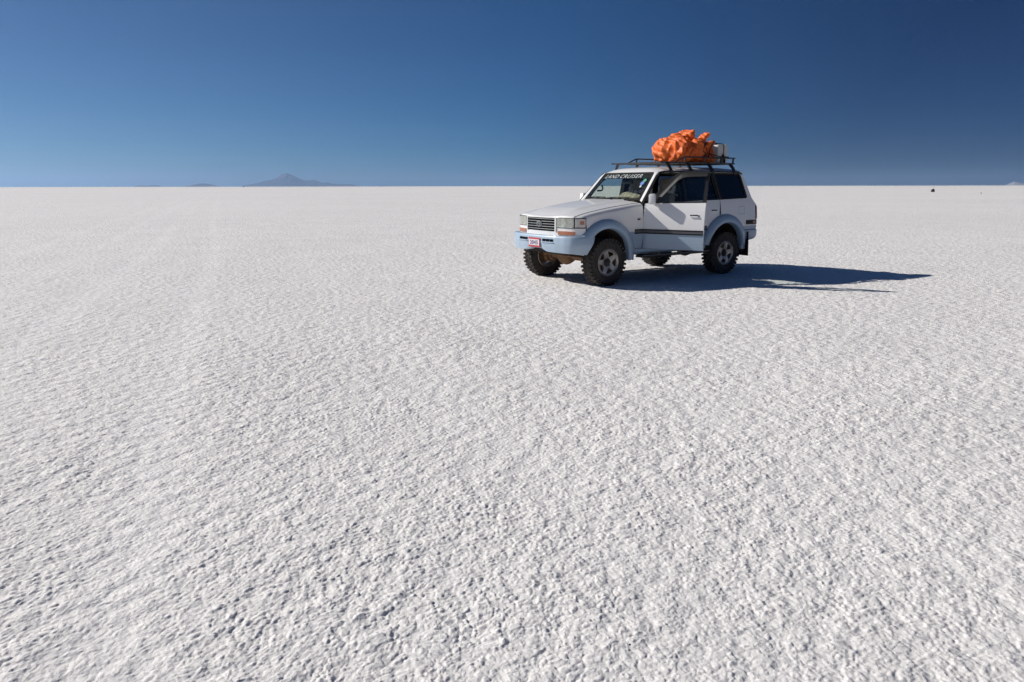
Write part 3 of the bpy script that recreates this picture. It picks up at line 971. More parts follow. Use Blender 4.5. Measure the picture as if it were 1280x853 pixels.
def door(sd, front, is_open):
    off = Vector((0, 0, 0))
    if front:
        root = empty('door', (HX, sd * HY, 0), -OPEN if is_open else 0.0, car)
        off = Vector((-HX, -sd * HY, 0))
        xa, xb = -.803, -1.815
        low = [(xa, .56), (xb, .56)] + [(xb, BELT(xb))] + poly_belt(xb, xa)[1:]
        fr = [(xa - .03, BELT(xa) + .002)] + [(-.875, 1.345), (-1.27, 1.77), (-1.38, 1.805), (-1.805, 1.805), (xb, BELT(xb) + .002)]
        fr = rounded(fr, [0, .03, .10, .10, .01, 0])
        win = rounded([(-.985, BELT(-.98) + .025), (-1.325, 1.745), (-1.40, 1.768), (-1.762, 1.768), (-1.77, BELT(-1.77) + .025)], [.02, .08, .06, .03, .02])
    else:
        root = empty('door', (-1.83, sd * HY, 0), 0.0, car)
        off = Vector((1.83, -sd * HY, 0))
        xa, xb = -1.827, -2.725
        arch = [q for q in arc(ARX, RR_, 60, 190, 18) if q[1] > .56 and q[0] > xb]
        low = [(xa, .56)] + poly_belt(xa, xb) + [(xb, ARCH_Z + RR_ * math.sin(math.acos((xb - ARX) / RR_)))]
        arch = [q for q in arc(ARX, RR_, 11.6, 75.5, 12) if q[0] > xb and q[1] > .56]
        low = [(xa, .56)] + poly_belt(xa, xb) + arch[::-1] + [(ARX + math.sqrt(RR_ ** 2 - .11 ** 2), .56)]
        fr = rounded([(xa, BELT(xa) + .002), (-1.822, 1.805), (-2.60, 1.805), (xb, BELT(xb) + .002)], [0, .01, .03, 0])
        win = rounded([(-1.885, BELT(-1.88) + .025), (-1.878, 1.768), (-2.56, 1.768), (-2.665, BELT(-2.66) + .025)], .03)
    mp = side_map(sd)
    bm = bmesh.new(); add_panel(bm, low, [], lambda x, z: mp(x, z) + off, .05, .07)
    solid(bm, lambda c: c + Vector((0, -sd * .035, 0)))
    skin = finish('door_skin', bm, 'two_tone_paint', root, True, 40)
    bm = bmesh.new(); add_panel(bm, fr, [win], lambda x, z: mp(x, z) + off, .035, .05)
    solid(bm, lambda c: c + Vector((0, -sd * .035, 0)))
    finish('window_frame', bm, 'black_trim', root, True, 40)
    bm = bmesh.new(); mg = side_map(sd, -.016)
    add_panel(bm, [(lerp(q[0], np.mean([w_[0] for w_ in win]), -.01), q[1]) for q in win], [], lambda x, z: mg(x, z) + off, .05, .12)
    finish('window', bm, 'clear_glass' if front else 'tinted_glass', root, True, 40)
    # inner trim card
    bm = bmesh.new()
    inner = [(lerp(q[0], (xa + xb) / 2, .04), min(max(q[1], .60), 1.28)) for q in low]
    mi = side_map(sd, -.055)
    add_panel(bm, inner, [], lambda x, z: mi(x, z) + off, .08, .12)
    solid(bm, lambda c: c + Vector((0, -sd * .02, 0)))
    finish('trim_card', bm, 'dash_plastic', root, True, 40)
    bm = bmesh.new()
    if front: moulding(bm, xa - .004, xb + .004, sd, off)
    else: moulding(bm, xa - .004, -2.35, sd, off)
    finish('side_moulding', bm, ['black_trim', 'grey_strip'], root, False)
    # handle: dark recess, flap and lock
    xh = -1.655 if front else -2.55
    zh = 1.105 if front else 1.135
    bm = bmesh.new()
    yb = ys(xh, zh)
    def hb(x0, x1, z0, z1, o0, o1, mt):
        vs = add_box(bm, (x0, sd * (yb + o0) if sd > 0 else sd * (yb + o1), z0), (x1, sd * (yb + o1) if sd > 0 else sd * (yb + o0), z1), mt)
        for v in vs: v.co += off
    hb(xh - .075, xh + .075, zh - .022, zh + .026, -.01, .0035, 1)
    hb(xh - .058, xh + .070, zh + .004, zh + .021, .0035, .010, 0)
    hb(xh - .058, xh + .070, zh - .016, zh + .002, .0035, .022, 1)
    hb(xh - .076, xh - .064, zh - .008, zh + .010, .0035, .008, 0)
    finish('handle', bm, ['black_trim', 'white_paint'], root, False)
    if front:
        # smoked rain visor over the window
        bm = bmesh.new()
        outer = [(-1.02, 1.405), (-1.16, 1.565), (-1.29, 1.712), (-1.36, 1.766), (-1.44, 1.785), (-1.60, 1.788), (-1.80, 1.788)]
        innr = [(-1.10, 1.40), (-1.22, 1.54), (-1.33, 1.655), (-1.40, 1.698), (-1.48, 1.714), (-1.60, 1.718), (-1.795, 1.720)]
        def vis(u, v):
            t = u * (len(outer) - 1); i = min(int(t), len(outer) - 2); f_ = t - i
            a = Vector(outer[i]).lerp(Vector(outer[i + 1]), f_); c = Vector(innr[i]).lerp(Vector(innr[i + 1]), f_)
            q = a.lerp(c, v)
            o_ = .004 + .040 * math.sin(v * math.pi / 2) * (1 if True else 0)
            return Vector((q.x, sd * (ys(q.x, q.y) + o_), q.y)) + off
        add_grid(bm, vis, 24, 5)
        solid(bm, lambda c: c + Vector((0, -sd * .004, 0)))
        finish('rain_visor', bm, 'visor_plastic', root, True, 50)
        # wing mirror on a stalk
        bm = bmesh.new()
        mx, mz = -.965, 1.365
        vs = add_box(bm, (-.065, -.072, -.085), (.045, .072, .085), 0, None, .03)
        Mt = Matrix.Translation(Vector((mx, sd * (ys(mx, 1.33) + (.125 if sd > 0 else .085)), mz)) + off) @ Matrix.Rotation(sd * R(12), 4, 'Z')
        for v in bm.verts: v.co = Mt @ v.co
        p0 = Vector((mx - .005, sd * ys(mx, 1.30), 1.305)) + off; p1 = Vector((mx, sd * (ys(mx, 1.3) + .10), 1.325)) + off
        add_tube(bm, [p0, p0.lerp(p1, .5) + Vector((0, 0, .008)), p1], [.042, .034, .034], 8)
        mir = finish('wing_mirror', bm, 'white_paint', root, True, 40)
        bm = bmesh.new(); add_box(bm, (-.006, -.056, -.066), (0, .056, .066))
        Mg = Matrix.Translation(Vector((mx, sd * (ys(mx, 1.33) + (.125 if sd > 0 else .085)), mz)) + off) @ Matrix.Rotation(sd * R(12), 4, 'Z') @ Matrix.Translation((-.067, 0, 0))
        for v in bm.verts: v.co = Mg @ v.co
        finish('mirror_glass', bm, 'chrome', mir, False)
    return root

d = door(1, True, True); d['label'] = 'driver door standing wide open'
door(-1, True, False); door(1, False, False); door(-1, False, False)

def quarter(sd):
    bm = bmesh.new()
    xb = -2.732
    arch = [q for q in arc(ARX, RR_, 76.5, 146, 14) if q[0] < xb]
    low = [(xb, ARCH_Z + RR_ * math.sin(math.acos((xb - ARX) / RR_))), (xb, BELT(xb)), (-3.50, BELT(-3.5) + .004), (-3.545, BELT(-3.5) + .03), (-3.425, 1.76), (-3.37, 1.805), (-3.43, 1.812), (-3.475, 1.80), (-3.56, 1.62), (-3.68, 1.36), (-3.735, 1.285), (-3.80, 1.235), (-3.812, 1.0), (-3.812, .772), (-3.40, .772)] + arch[::-1]
    add_panel(bm, low, [], side_map(sd), .05, .07)
    q = finish('quarter_panel', bm, 'two_tone_paint', car, True, 40)
    bm = bmesh.new()
    reg = rounded([(xb - .003, BELT(xb) + .003), (-3.497, BELT(-3.5) + .006), (-3.54, BELT(-3.5) + .032), (-3.42, 1.758), (-3.368, 1.803), (-2.607, 1.803)], [0, .01, .02, .03, .03, 0])
    win = rounded([(-2.80, BELT(-2.8) + .028), (-3.475, BELT(-3.5) + .034), (-3.36, 1.762), (-2.70, 1.762)], .05)
    add_panel(bm, reg, [win], side_map(sd, .002), .04, .06)
    solid(bm, lambda c: c + Vector((0, -sd * .02, 0)))
    sw = finish('window_surround', bm, 'black_rubber', car, True, 40)
    bm = bmesh.new(); add_panel(bm, win, [], side_map(sd, -.006), .05, .12)
    finish('side_window', bm, 'tinted_glass', sw, True)
    bm = bmesh.new()
    pts = [(x_, sd * (ys(x_, z_) + .006), z_) for x_, z_ in [(lerp(-2.742, -2.625, t), lerp(BELT(-2.74) + .02, 1.79, t)) for t in np.linspace(0, 1, 8)]]
    add_tube(bm, pts, .005, 6)
    finish('window_bar', bm, 'grey_strip', sw, True)
    # fuel flap outline
    if sd > 0:
        bm = bmesh.new()
        fl = [(-3.25, 1.065), (-3.42, 1.065), (-3.42, 1.205), (-3.25, 1.205)]
        add_panel(bm, rounded(fl, .015), [rounded([(-3.254, 1.069), (-3.416, 1.069), (-3.416, 1.201), (-3.254, 1.201)], .013)], side_map(sd, .0015), .03, .3)
        finish('fuel_flap', bm, 'grey_strip', q, True)
    # side marker in the moulding line
    bm = bmesh.new()
    add_panel(bm, [(-3.475, .868), (-3.80, .868), (-3.80, .948), (-3.475, .948)], [], side_map(sd, .010), .05, .2)
    solid(bm, lambda c: c + Vector((0, -sd * .012, 0)))
    mk = finish('side_marker', bm, 'black_trim', q, True)
    bm = bmesh.new()
    add_panel(bm, [(-3.68, .885), (-3.77, .885), (-3.77, .932), (-3.68, .932)], [], side_map(sd, .014), .05, .2)
    solid(bm, lambda c: c + Vector((0, -sd * .004, 0)))
    finish('marker_lens', bm, 'amber_lens', mk, True)
    # tail lamp wrapping the corner
    bm = bmesh.new()
    add_panel(bm, [(-3.775, .965), (-3.812, .965), (-3.806, 1.20), (-3.77, 1.215)], [], side_map(sd, .008), .04, .2)
    y_ = ys(-3.8, 1.1) + .008
    vs = [bm.verts.new(p_) for p_ in ((-3.812, sd * y_, .965), (-3.825, sd * (y_ - .16), .965), (-3.825, sd * (y_ - .16), 1.2), (-3.806, sd * (ys(-3.8, 1.2) + .008), 1.20))]
    bm.faces.new(vs)
    solid(bm, lambda c: c + Vector((.01, -sd * .01, 0)))
    finish('tail_lamp', bm, 'red_lens', car, False)
mirror_pair(quarter)

# -- screen pillars, gutter, roof
def pillar(sd):
    bm = bmesh.new()
    def f(u, v):
        a = ws(1, u); d_ = Vector((lerp(-.80, -1.30, u), 0, lerp(1.285, 1.805, u)))
        if u > .9: d_.x = lerp(d_.x, -1.36, (u - .9) / .1)
        d_.y = ys(d_.x, d_.z)
        a = Vector((a.x, a.y + .004, a.z))
        p = a.lerp(d_, v)
        out = Vector((.5, .6, .3)).normalized()
        p = p + out * (.022 * math.sin(v * math.pi))
        return Vector((p.x, sd * p.y, p.z))
    g = add_grid(bm, f, 16, 9)
    for k, fc in enumerate(bm.faces): fc.material_index = 1 if k % 9 >= 5 else 0
    solid(bm, lambda c: c + Vector((-.03, -sd * .03, -.01)))
    finish('screen_pillar', bm, ['white_paint', 'black_rubber'], car, True, 50)
    bm = bmesh.new()
    pts = [(-.80, ys(-.8, 1.28) - .004, 1.28), (-.835, ys(-.84, 1.32) + .002, 1.325), (-1.29, ys(-1.29, 1.8) + .004, 1.80), (-1.40, ys(-1.4, 1.815) + .008, 1.817), (-2.4, ys(-2.4, 1.82) + .010, 1.822), (-3.35, ys(-3.35, 1.82) + .012, 1.818), (-3.45, ys(-3.45, 1.8) + .01, 1.79)]
    pts = [(a, sd * b_, c) for a, b_, c in pts]
    add_tube(bm, pts, .014, 6)
    finish('rain_gutter', bm, 'black_trim', car, True)
mirror_pair(pillar)

ROOF_END = -3.455
def roof_p(u, s, dz=0):
    uu = lerp(-1, 1, u); a = abs(uu)
    x0 = ws(uu, 1).x + .003
    x = lerp(x0, ROOF_END - .02 * (1 - a * a), s)
    ymax = interp(x0 - x, [0, .06, .15, 4], [.632, .668, .700, .700]) - .035 * max(0, (-2.6 - x) / 1.2) ** 2
    d_ = x0 - x
    rise = .088 * (1 - math.exp(-d_ / .17)) * interp(x, [-3.5, -3.3, -3.0, -2.2], [.62, .82, .95, 1.0])
    edge = interp(d_, [0, .15, 5], [1.803, 1.822, 1.826])
    z = edge + rise * (1 - a ** 4.5)
    return Vector((x, uu * ymax, z + dz))
bm = bmesh.new()
sv = [0, .008, .018, .03, .045, .065, .09, .12, .16, .22, .3, .4, .5, .6, .7, .8, .88, .94, .97, 1.0]
def roof(u, v): return roof_p(u, sv[int(round(v * (len(sv) - 1)))])
add_grid(bm, roof, 40, len(sv) - 1)
solid(bm, lambda c: c + Vector((0, 0, -.02)))
roof_o = finish('roof', bm, 'white_paint', car, True, 40)
bm = bmesh.new()
add_grid(bm, lambda u, v: roof_p(lerp(.03, .97, u), lerp(.02, .98, v), -.045), 16, 16)
solid(bm, lambda c: c + Vector((0, 0, -.006)))
finish('headliner', bm, 'headliner', car, True)

# -- tailgate
bm = bmesh.new()
TG = [(.772, -3.822), (1.0, -3.83), (1.22, -3.825), (1.285, -3.765), (1.35, -3.70), (1.80, -3.485), (1.84, -3.468)]
def tg(u, v):
    i = int(round(v * (len(TG) - 1))); z, x = TG[i]
    y = lerp(-1, 1, u) * (ys(x + .02, min(z, 1.80)) - .002)
    return Vector((x + .02 * (abs(lerp(-1, 1, u)) ** 6), y, z))
add_grid(bm, tg, 16, len(TG) - 1)
solid(bm, lambda c: c + Vector((.03, 0, 0)))
tgo = finish('tailgate', bm, 'white_paint', car, True, 30)
bm = bmesh.new()
def rw(u, v):
    z = lerp(1.37, 1.765, v); x = lerp(-3.70, -3.507, v) - .006
    return Vector((x, lerp(-1, 1, u) * lerp(.70, .60, v), z))
add_grid(bm, rw, 8, 4); solid(bm, lambda c: c + Vector((.004, 0, 0)))
finish('rear_window', bm, 'black_trim', tgo, True)

# -- rear bumper, mud flaps
bm = bmesh.new()
RB = [(0, -3.93), (.5, -3.925), (.72, -3.90), (.82, -3.85), (.865, -3.77), (.875, -3.6), (.878, -3.40)]
_d = [0.0]
for a_, b_ in zip(RB, RB[1:]): _d.append(_d[-1] + math.dist(a_, b_))
def rbump(u, v):
    s = lerp(-1, 1, u); t = abs(s) * _d[-1]
    y = interp(t, _d, [q[0] for q in RB]); x = interp(t, _d, [q[1] for q in RB])
    tail = min(1, max(0, (-3.45 - x) / .4))
    zb = lerp(.545, .60, tail)
    prof = [(-.12, .776), (-.02, .776), (0, .762), (.002, .70), (-.006, lerp(zb, .7, .4)), (-.03, zb + .01), (-.12, zb)]
    o_, z = prof[int(round(v * 6))]
    n = Vector((-1, 0)) if y < .70 else Vector((-.6, .8)) if y < .86 else Vector((0, 1))
    return Vector((x + n.x * o_, math.copysign(y + n.y * o_, s), z))
add_grid(bm, rbump, 48, 6)
finish('rear_bumper', bm, 'blue_paint', car, True, 50)
for sd in (1, -1):
    bm = bmesh.new()
    def mf(u, v):
        z = lerp(.29, .74, v); y = lerp(.66, .935, u)
        return Vector((-3.475 + .02 * (1 - v) ** 2 - .02 * (1 - v), sd * (y - .03 * v), z))
    add_grid(bm, mf, 3, 6); solid(bm, lambda c: c + Vector((-.012, 0, 0)))
    finish('mud_flap', bm, 'black_rubber', car, True)

# -- sills and side steps
def sill(sd):
    bm = bmesh.new()
    prof = [(.70, .585), (.80, .580), (.838, .548), (.842, .50), (.815, .462), (.70, .45)]
    def f(u, v):
        y, z = prof[int(round(v * 5))]; return Vector((lerp(-.60, -2.38, u), sd * y, z))
    add_grid(bm, f, 4, 5)
    finish('sill', bm, 'blue_paint', car, True, 40)
    bm = bmesh.new()
    add_box(bm, (-2.36, sd * .80 if sd > 0 else -.955, .412), (-.70, .955 if sd > 0 else -.80, .448), 0, None, .012)
    for x in (-.95, -1.55, -2.15):
        add_box(bm, (x - .02, min(sd * .5, sd * .82), .42), (x + .02, max(sd * .5, sd * .82), .45))
    st = finish('side_step', bm, 'under_body', car, True, 40)
    bm = bmesh.new()
    add_box(bm, (-2.355, sd * .950 if sd > 0 else -.962, .436), (-.71, .962 if sd > 0 else -.950, .4535), 0, None, .004)
    finish('step_edge', bm, 'grey_strip', st, True)
mirror_pair(sill)

# -- windscreen
bm = bmesh.new()
add_grid(bm, lambda u, v: ws(lerp(-.985, .985, u), lerp(.02, .985, v)), 24, 12)
wsc = finish('windscreen', bm, 'screen_glass' if 'screen_glass' in MATS else 'clear_glass', car, True)
bm = bmesh.new()
def frame_ring(bm, m0, m1, off):
    def loop(mu, mv0, mv1, r):
        pts = rounded([(-1 + mu, mv0), (1 - mu, mv0), (1 - mu, 1 - mv1), (-1 + mu, 1 - mv1)], r, 6)
        return pts
    a = loop(m0[0], m0[1], m0[2], .06); c = loop(m1[0], m1[1], m1[2], .10)
    sub = lambda L: [((1 - t) * L[i][0] + t * L[(i + 1) % len(L)][0], (1 - t) * L[i][1] + t * L[(i + 1) % len(L)][1]) for i in range(len(L)) for t in np.linspace(0, 1, 7)[:-1]]
    a = sub(a); c = sub(c)
    va = [bm.verts.new(ws(q[0], q[1], off)) for q in a]; vc = [bm.verts.new(ws(q[0], q[1], off)) for q in c]
    for i in range(len(va)):
        bm.faces.new((va[i], va[(i + 1) % len(va)], vc[(i + 1) % len(va)], vc[i]))
frame_ring(bm, (0.0, 0.0, 0.0), (.055, .075, .075), .004)
solid(bm, lambda c: c + Vector((-.006, 0, -.005)))
finish('screen_seal', bm, 'black_rubber', wsc, True)
# dark sun strip and its lettering
bm = bmesh.new()
add_grid(bm, lambda u, v: ws(lerp(-.93, .93, u), lerp(.785, .93, v), -.004), 24, 3)
solid(bm, lambda c: c + Vector((-.002, 0, -.002)))
finish('sun_strip', bm, 'black_trim', wsc, True)
me = text_mesh('LAND CRUISER', .125, .32, -.0008, [False, True, True, True, False, False, True, True, True, True, True, True])
vx = sorted(v.co.x for v in me.vertices); x0, x1 = vx[0], vx[-1]
vy = [v.co.y for v in me.vertices]; y0, y1 = min(vy), max(vy)
bm = bmesh.new(); bm.from_mesh(me)
cent = sorted(f.calc_center_median().x for f in bm.faces)
bm.free()
for word in (0, 1):                                # each word is cut and stuck on its own
    bm = bmesh.new(); bm.from_mesh(me)
    bmesh.ops.triangulate(bm, faces=bm.faces[:])
    bm.verts.ensure_lookup_table()
    seen = {}
    isl = []
    for v in bm.verts:
        if v in seen: continue
        st = [v]; seen[v] = len(isl); grp = [v]
        while st:
            q = st.pop()
            for e_ in q.link_edges:
                o2 = e_.other_vert(q)
                if o2 not in seen: seen[o2] = len(isl); st.append(o2); grp.append(o2)
        isl.append(grp)
    isl.sort(key=lambda g_: sum(v.co.x for v in g_) / len(g_))
    drop = [v for k, g_ in enumerate(isl) for v in g_ if (k < 4) != (word == 0)]
    bmesh.ops.delete(bm, geom=drop, context='VERTS')
    for v in bm.verts:
        u = lerp(-.80, .66, (v.co.x - x0) / (x1 - x0)); vv = lerp(.795, .925, (v.co.y - y0) / (y1 - y0))
        v.co = ws(u, vv, .005)
    finish('lettering', bm, 'decal_white', wsc, False)
bpy.data.meshes.remove(me)
def decal(name, u0, v0, ru, rv, matn):
    bm = bmesh.new(); n = 14
    vs = [bm.verts.new(ws(u0 + ru * math.cos(2 * math.pi * k / n), v0 + rv * math.sin(2 * math.pi * k / n), .005)) for k in range(n)]
    bm.faces.new(vs); finish(name, bm, matn, wsc, False)
decal('sticker', .835, .70, .055, .06, 'sticker_green')
decal('sticker', .80, .60, .06, .07, 'sticker_blue')
decal('sticker', .80, .49, .03, .04, 'decal_white')

# wipers
def wiper(u0, u1, pu):
    bm = bmesh.new()
    bl = [ws(lerp(u0, u1, t), lerp(.055, .075, t) + .02 * math.sin(t * math.pi), .016) for t in np.linspace(0, 1, 9)]
    add_tube(bm, bl, .008, 6)
    piv = ws(pu, 0, .0) + Vector((.055, 0, -.005))
    midp = bl[4]
    add_tube(bm, [piv, piv.lerp(midp, .5) + Vector((.01, 0, .02)), midp], [.016, .010, .008], 6)
    add_box(bm, piv - Vector((.02, .02, .012)), piv + Vector((.02, .02, .016)), 0, None, .006)
    finish('wiper', bm, 'black_trim', car, True)
wiper(-.90, -.12, -.12)
wiper(-.05, .66, .64)

# -- interior
bm = bmesh.new()
add_box(bm, (-3.75, -.80, .60), (-.72, .80, .63))
add_box(bm, (-.80, -.78, .60), (-.76, .78, 1.28))
finish('cabin_floor', bm, 'carpet', car, False)
bm = bmesh.new()
def dash(u, v):
    y = lerp(-.74, .74, v)
    prof = [(-.80, 1.300), (-.95, 1.298), (-1.08, 1.285), (-1.15, 1.25), (-1.18, 1.15), (-1.12, .98), (-.98, .92)]
    x, z = prof[int(round(u * 6))]
    if z > 1.2 and .12 < y < .66 and x < -1.0: z += .028 * math.sin((y - .12) / .54 * math.pi)
    return Vector((x, y, z))
add_grid(bm, dash, 6, 24)
finish('dashboard', bm, 'dash_plastic', car, True, 50)
bm = bmesh.new()
sc_ = Vector((-1.31, .37, 1.20)); ax = Vector((-.88, 0, .47)).normalized(); sdv = Vector((0, 1, 0)); upv = ax.cross(sdv)
add_tube(bm, [sc_ + (sdv * math.cos(t) + upv * math.sin(t)) * .195 for t in np.linspace(0, 2 * math.pi, 29)[:-1]], .015, 8, closed=True)
for a in (0, 180, 270):
    d_ = (sdv * math.cos(R(a)) + upv * math.sin(R(a)))
    add_tube(bm, [sc_ - ax * .03, sc_ + d_ * .19], .013, 6)
add_tube(bm, [sc_ - ax * .22, sc_ - ax * .01], [.045, .055], 10)
finish('steering_wheel', bm, 'steering_plastic', car, True)

def soft_box(bm, lo, hi, M=None, bev=.05, mat=0): add_box(bm, lo, hi, mat, M, bev)
def seat(y, matn):
    root = empty('seat', (-1.40, y, .66), 0, car)
    bm = bmesh.new(); soft_box(bm, (-.25, -.25, .16), (.27, .25, .31)); soft_box(bm, (-.2, -.2, 0.0), (.2, .2, .17), bev=.01)
    finish('cushion', bm, matn, root, True, 60)
    Mb = Matrix.Translation((-.24, 0, .26)) @ Matrix.Rotation(R(-14), 4, 'Y')
    bm = bmesh.new(); soft_box(bm, (-.07, -.25, 0), (.07, .25, .54), Mb, .05)
    finish('backrest', bm, matn, root, True, 60)
    bm = bmesh.new(); soft_box(bm, (-.045, -.13, .60), (.045, .13, .80), Mb, .04)
    add_tube(bm, [Mb @ Vector((0, .06, .5)), Mb @ Vector((0, .06, .62))], .008, 6); add_tube(bm, [Mb @ Vector((0, -.06, .5)), Mb @ Vector((0, -.06, .62))], .008, 6)
    finish('headrest', bm, matn, root, True, 60)
seat(.37, 'seat_fabric'); seat(-.37, 'seat_fabric')
root = empty('rear_bench', (-2.65, 0, .63), 0, car)
bm = bmesh.new(); soft_box(bm, (-.22, -.66, .02), (.28, .66, .28)); finish('cushion', bm, 'seat_dark', root, True, 60)
Mb = Matrix.Translation((-.22, 0, .24)) @ Matrix.Rotation(R(-14), 4, 'Y')
bm = bmesh.new(); soft_box(bm, (-.07, -.66, 0), (.07, .66, .52), Mb); finish('backrest', bm, 'seat_dark', root, True, 60)
for y in (-.4, .4):
    bm = bmesh.new(); soft_box(bm, (-.04, y - .13, .56), (.04, y + .13, .72), Mb, .035); finish('headrest', bm, 'seat_dark', root, True, 60)
# door posts between the doors, grab handle on the far pillar, rear-view mirror
for sd in (1, -1):
    bm = bmesh.new()
    def bp_(u, v):
        z = lerp(.56, 1.80, v); x = lerp(-1.76, -1.88, u)
        return Vector((x, sd * (ys(x, z) - .055), z))
    add_grid(bm, bp_, 2, 16); solid(bm, lambda c: c + Vector((0, -sd * .05, 0)))
    finish('door_post', bm, 'black_trim', car, True, 50)
    bm = bmesh.new()
    def hp(u, v):
        z = lerp(.56, 1.28, v); x = lerp(-.77, -.83, u)
        return Vector((x, sd * (ys(x, z) - .05), z))
    add_grid(bm, hp, 2, 8); solid(bm, lambda c: c + Vector((0, -sd * .09, 0)))
    finish('hinge_post', bm, 'white_paint', car, True, 50)
bm = bmesh.new()
hp_ = [ws(-.86 + .05 * math.sin(t * math.pi), lerp(.40, .62, t), -.05 - .055 * math.sin(t * math.pi)) for t in np.linspace(0, 1, 9)]
add_tube(bm, hp_, .014, 8); finish('grab_handle', bm, 'black_trim', car, True)
bm = bmesh.new()
pm = ws(.05, .80, -.10)
add_box(bm, pm - Vector((.015, .12, .035)), pm + Vector((.015, .12, .035)), 0, None, .012)
add_tube(bm, [pm, ws(.05, .95, -.02)], .01, 6)
finish('inside_mirror', bm, 'black_trim', car, True)

# -- chassis, axles
bm = bmesh.new()
for sd in (1, -1):
    add_box(bm, (-3.75, sd * .45 - .05, .50), (.62, sd * .45 + .05, .62), 0, None, .01)
for x in (.55, -.55, -1.4, -2.2, -3.3):
    add_box(bm, (x - .05, -.45, .50), (x + .05, .45, .60))
add_box(bm, (-1.75, -.22, .42), (-.95, .16, .62), 0, None, .04)
add_box(bm, (-3.55, -.55, .46), (-3.05, .30, .66), 0, None, .05)
add_box(bm, (-.62, -.42, .60), (.55, .42, 1.0), 0, None, .05)
add_tube(bm, [(-1.2, -.3, .48), (-2.2, -.34, .47), (-2.6, -.36, .56), (-3.7, -.5, .52)], .035, 8)
add_tube(bm, [(-1.7, .1, .50), (-2.75, .1, .42)], .035, 10)
chs = finish('chassis', bm, 'under_body', car, True, 40)
def axle(x, dy, matn):
    bm = bmesh.new()
    add_tube(bm, [(x, -.66, .388), (x, .66, .388)], .048, 12)
    rings = [(.06, dy - .17), (.10, dy - .15), (.125, dy - .10), (.15, dy - .04), (.155, dy), (.15, dy + .04), (.125, dy + .10), (.10, dy + .15), (.06, dy + .17)]
    g = add_lathe(bm, rings, x, .40, 20)
    for sd in (1, -1):
        add_lathe(bm, [(.0, sd * .52), (.085, sd * .52), (.09, sd * .55), (.085, sd * .58), (.0, sd * .58)], x, .388, 16)
        add_lathe(bm, [(.0, sd * .60), (.125, sd * .60), (.13, sd * .63), (.13, sd * .66), (.0, sd * .66)], x, .388, 18)
    if x > -1:
        add_tube(bm, [(x + .16, -.62, .42), (x + .16, .62, .42)], .018, 8)      # tie rod
        add_tube(bm, [(x + .13, -.5, .46), (x + .13, .55, .56)], .018, 8)       # panhard rod
        for sd in (1, -1):
            add_tube(bm, [(x, sd * .48, .40), (-.9, sd * .45, .54)], .03, 8)
    for sd in (1, -1):                                                          # coil springs and dampers
        add_tube(bm, [(x + .06 * math.cos(t), sd * .50 + .06 * math.sin(t), .43 + .016 * t / 1.2) for t in np.linspace(0, 22, 80)], .010, 5)
        add_tube(bm, [(x + .12, sd * .58, .36), (x + .08, sd * .54, .80)], .022, 8)
    finish('axle', bm, matn, car, True, 40)
axle(0, -.16, 'rusty_steel'); axle(-WB, -.05, 'rusty_steel')

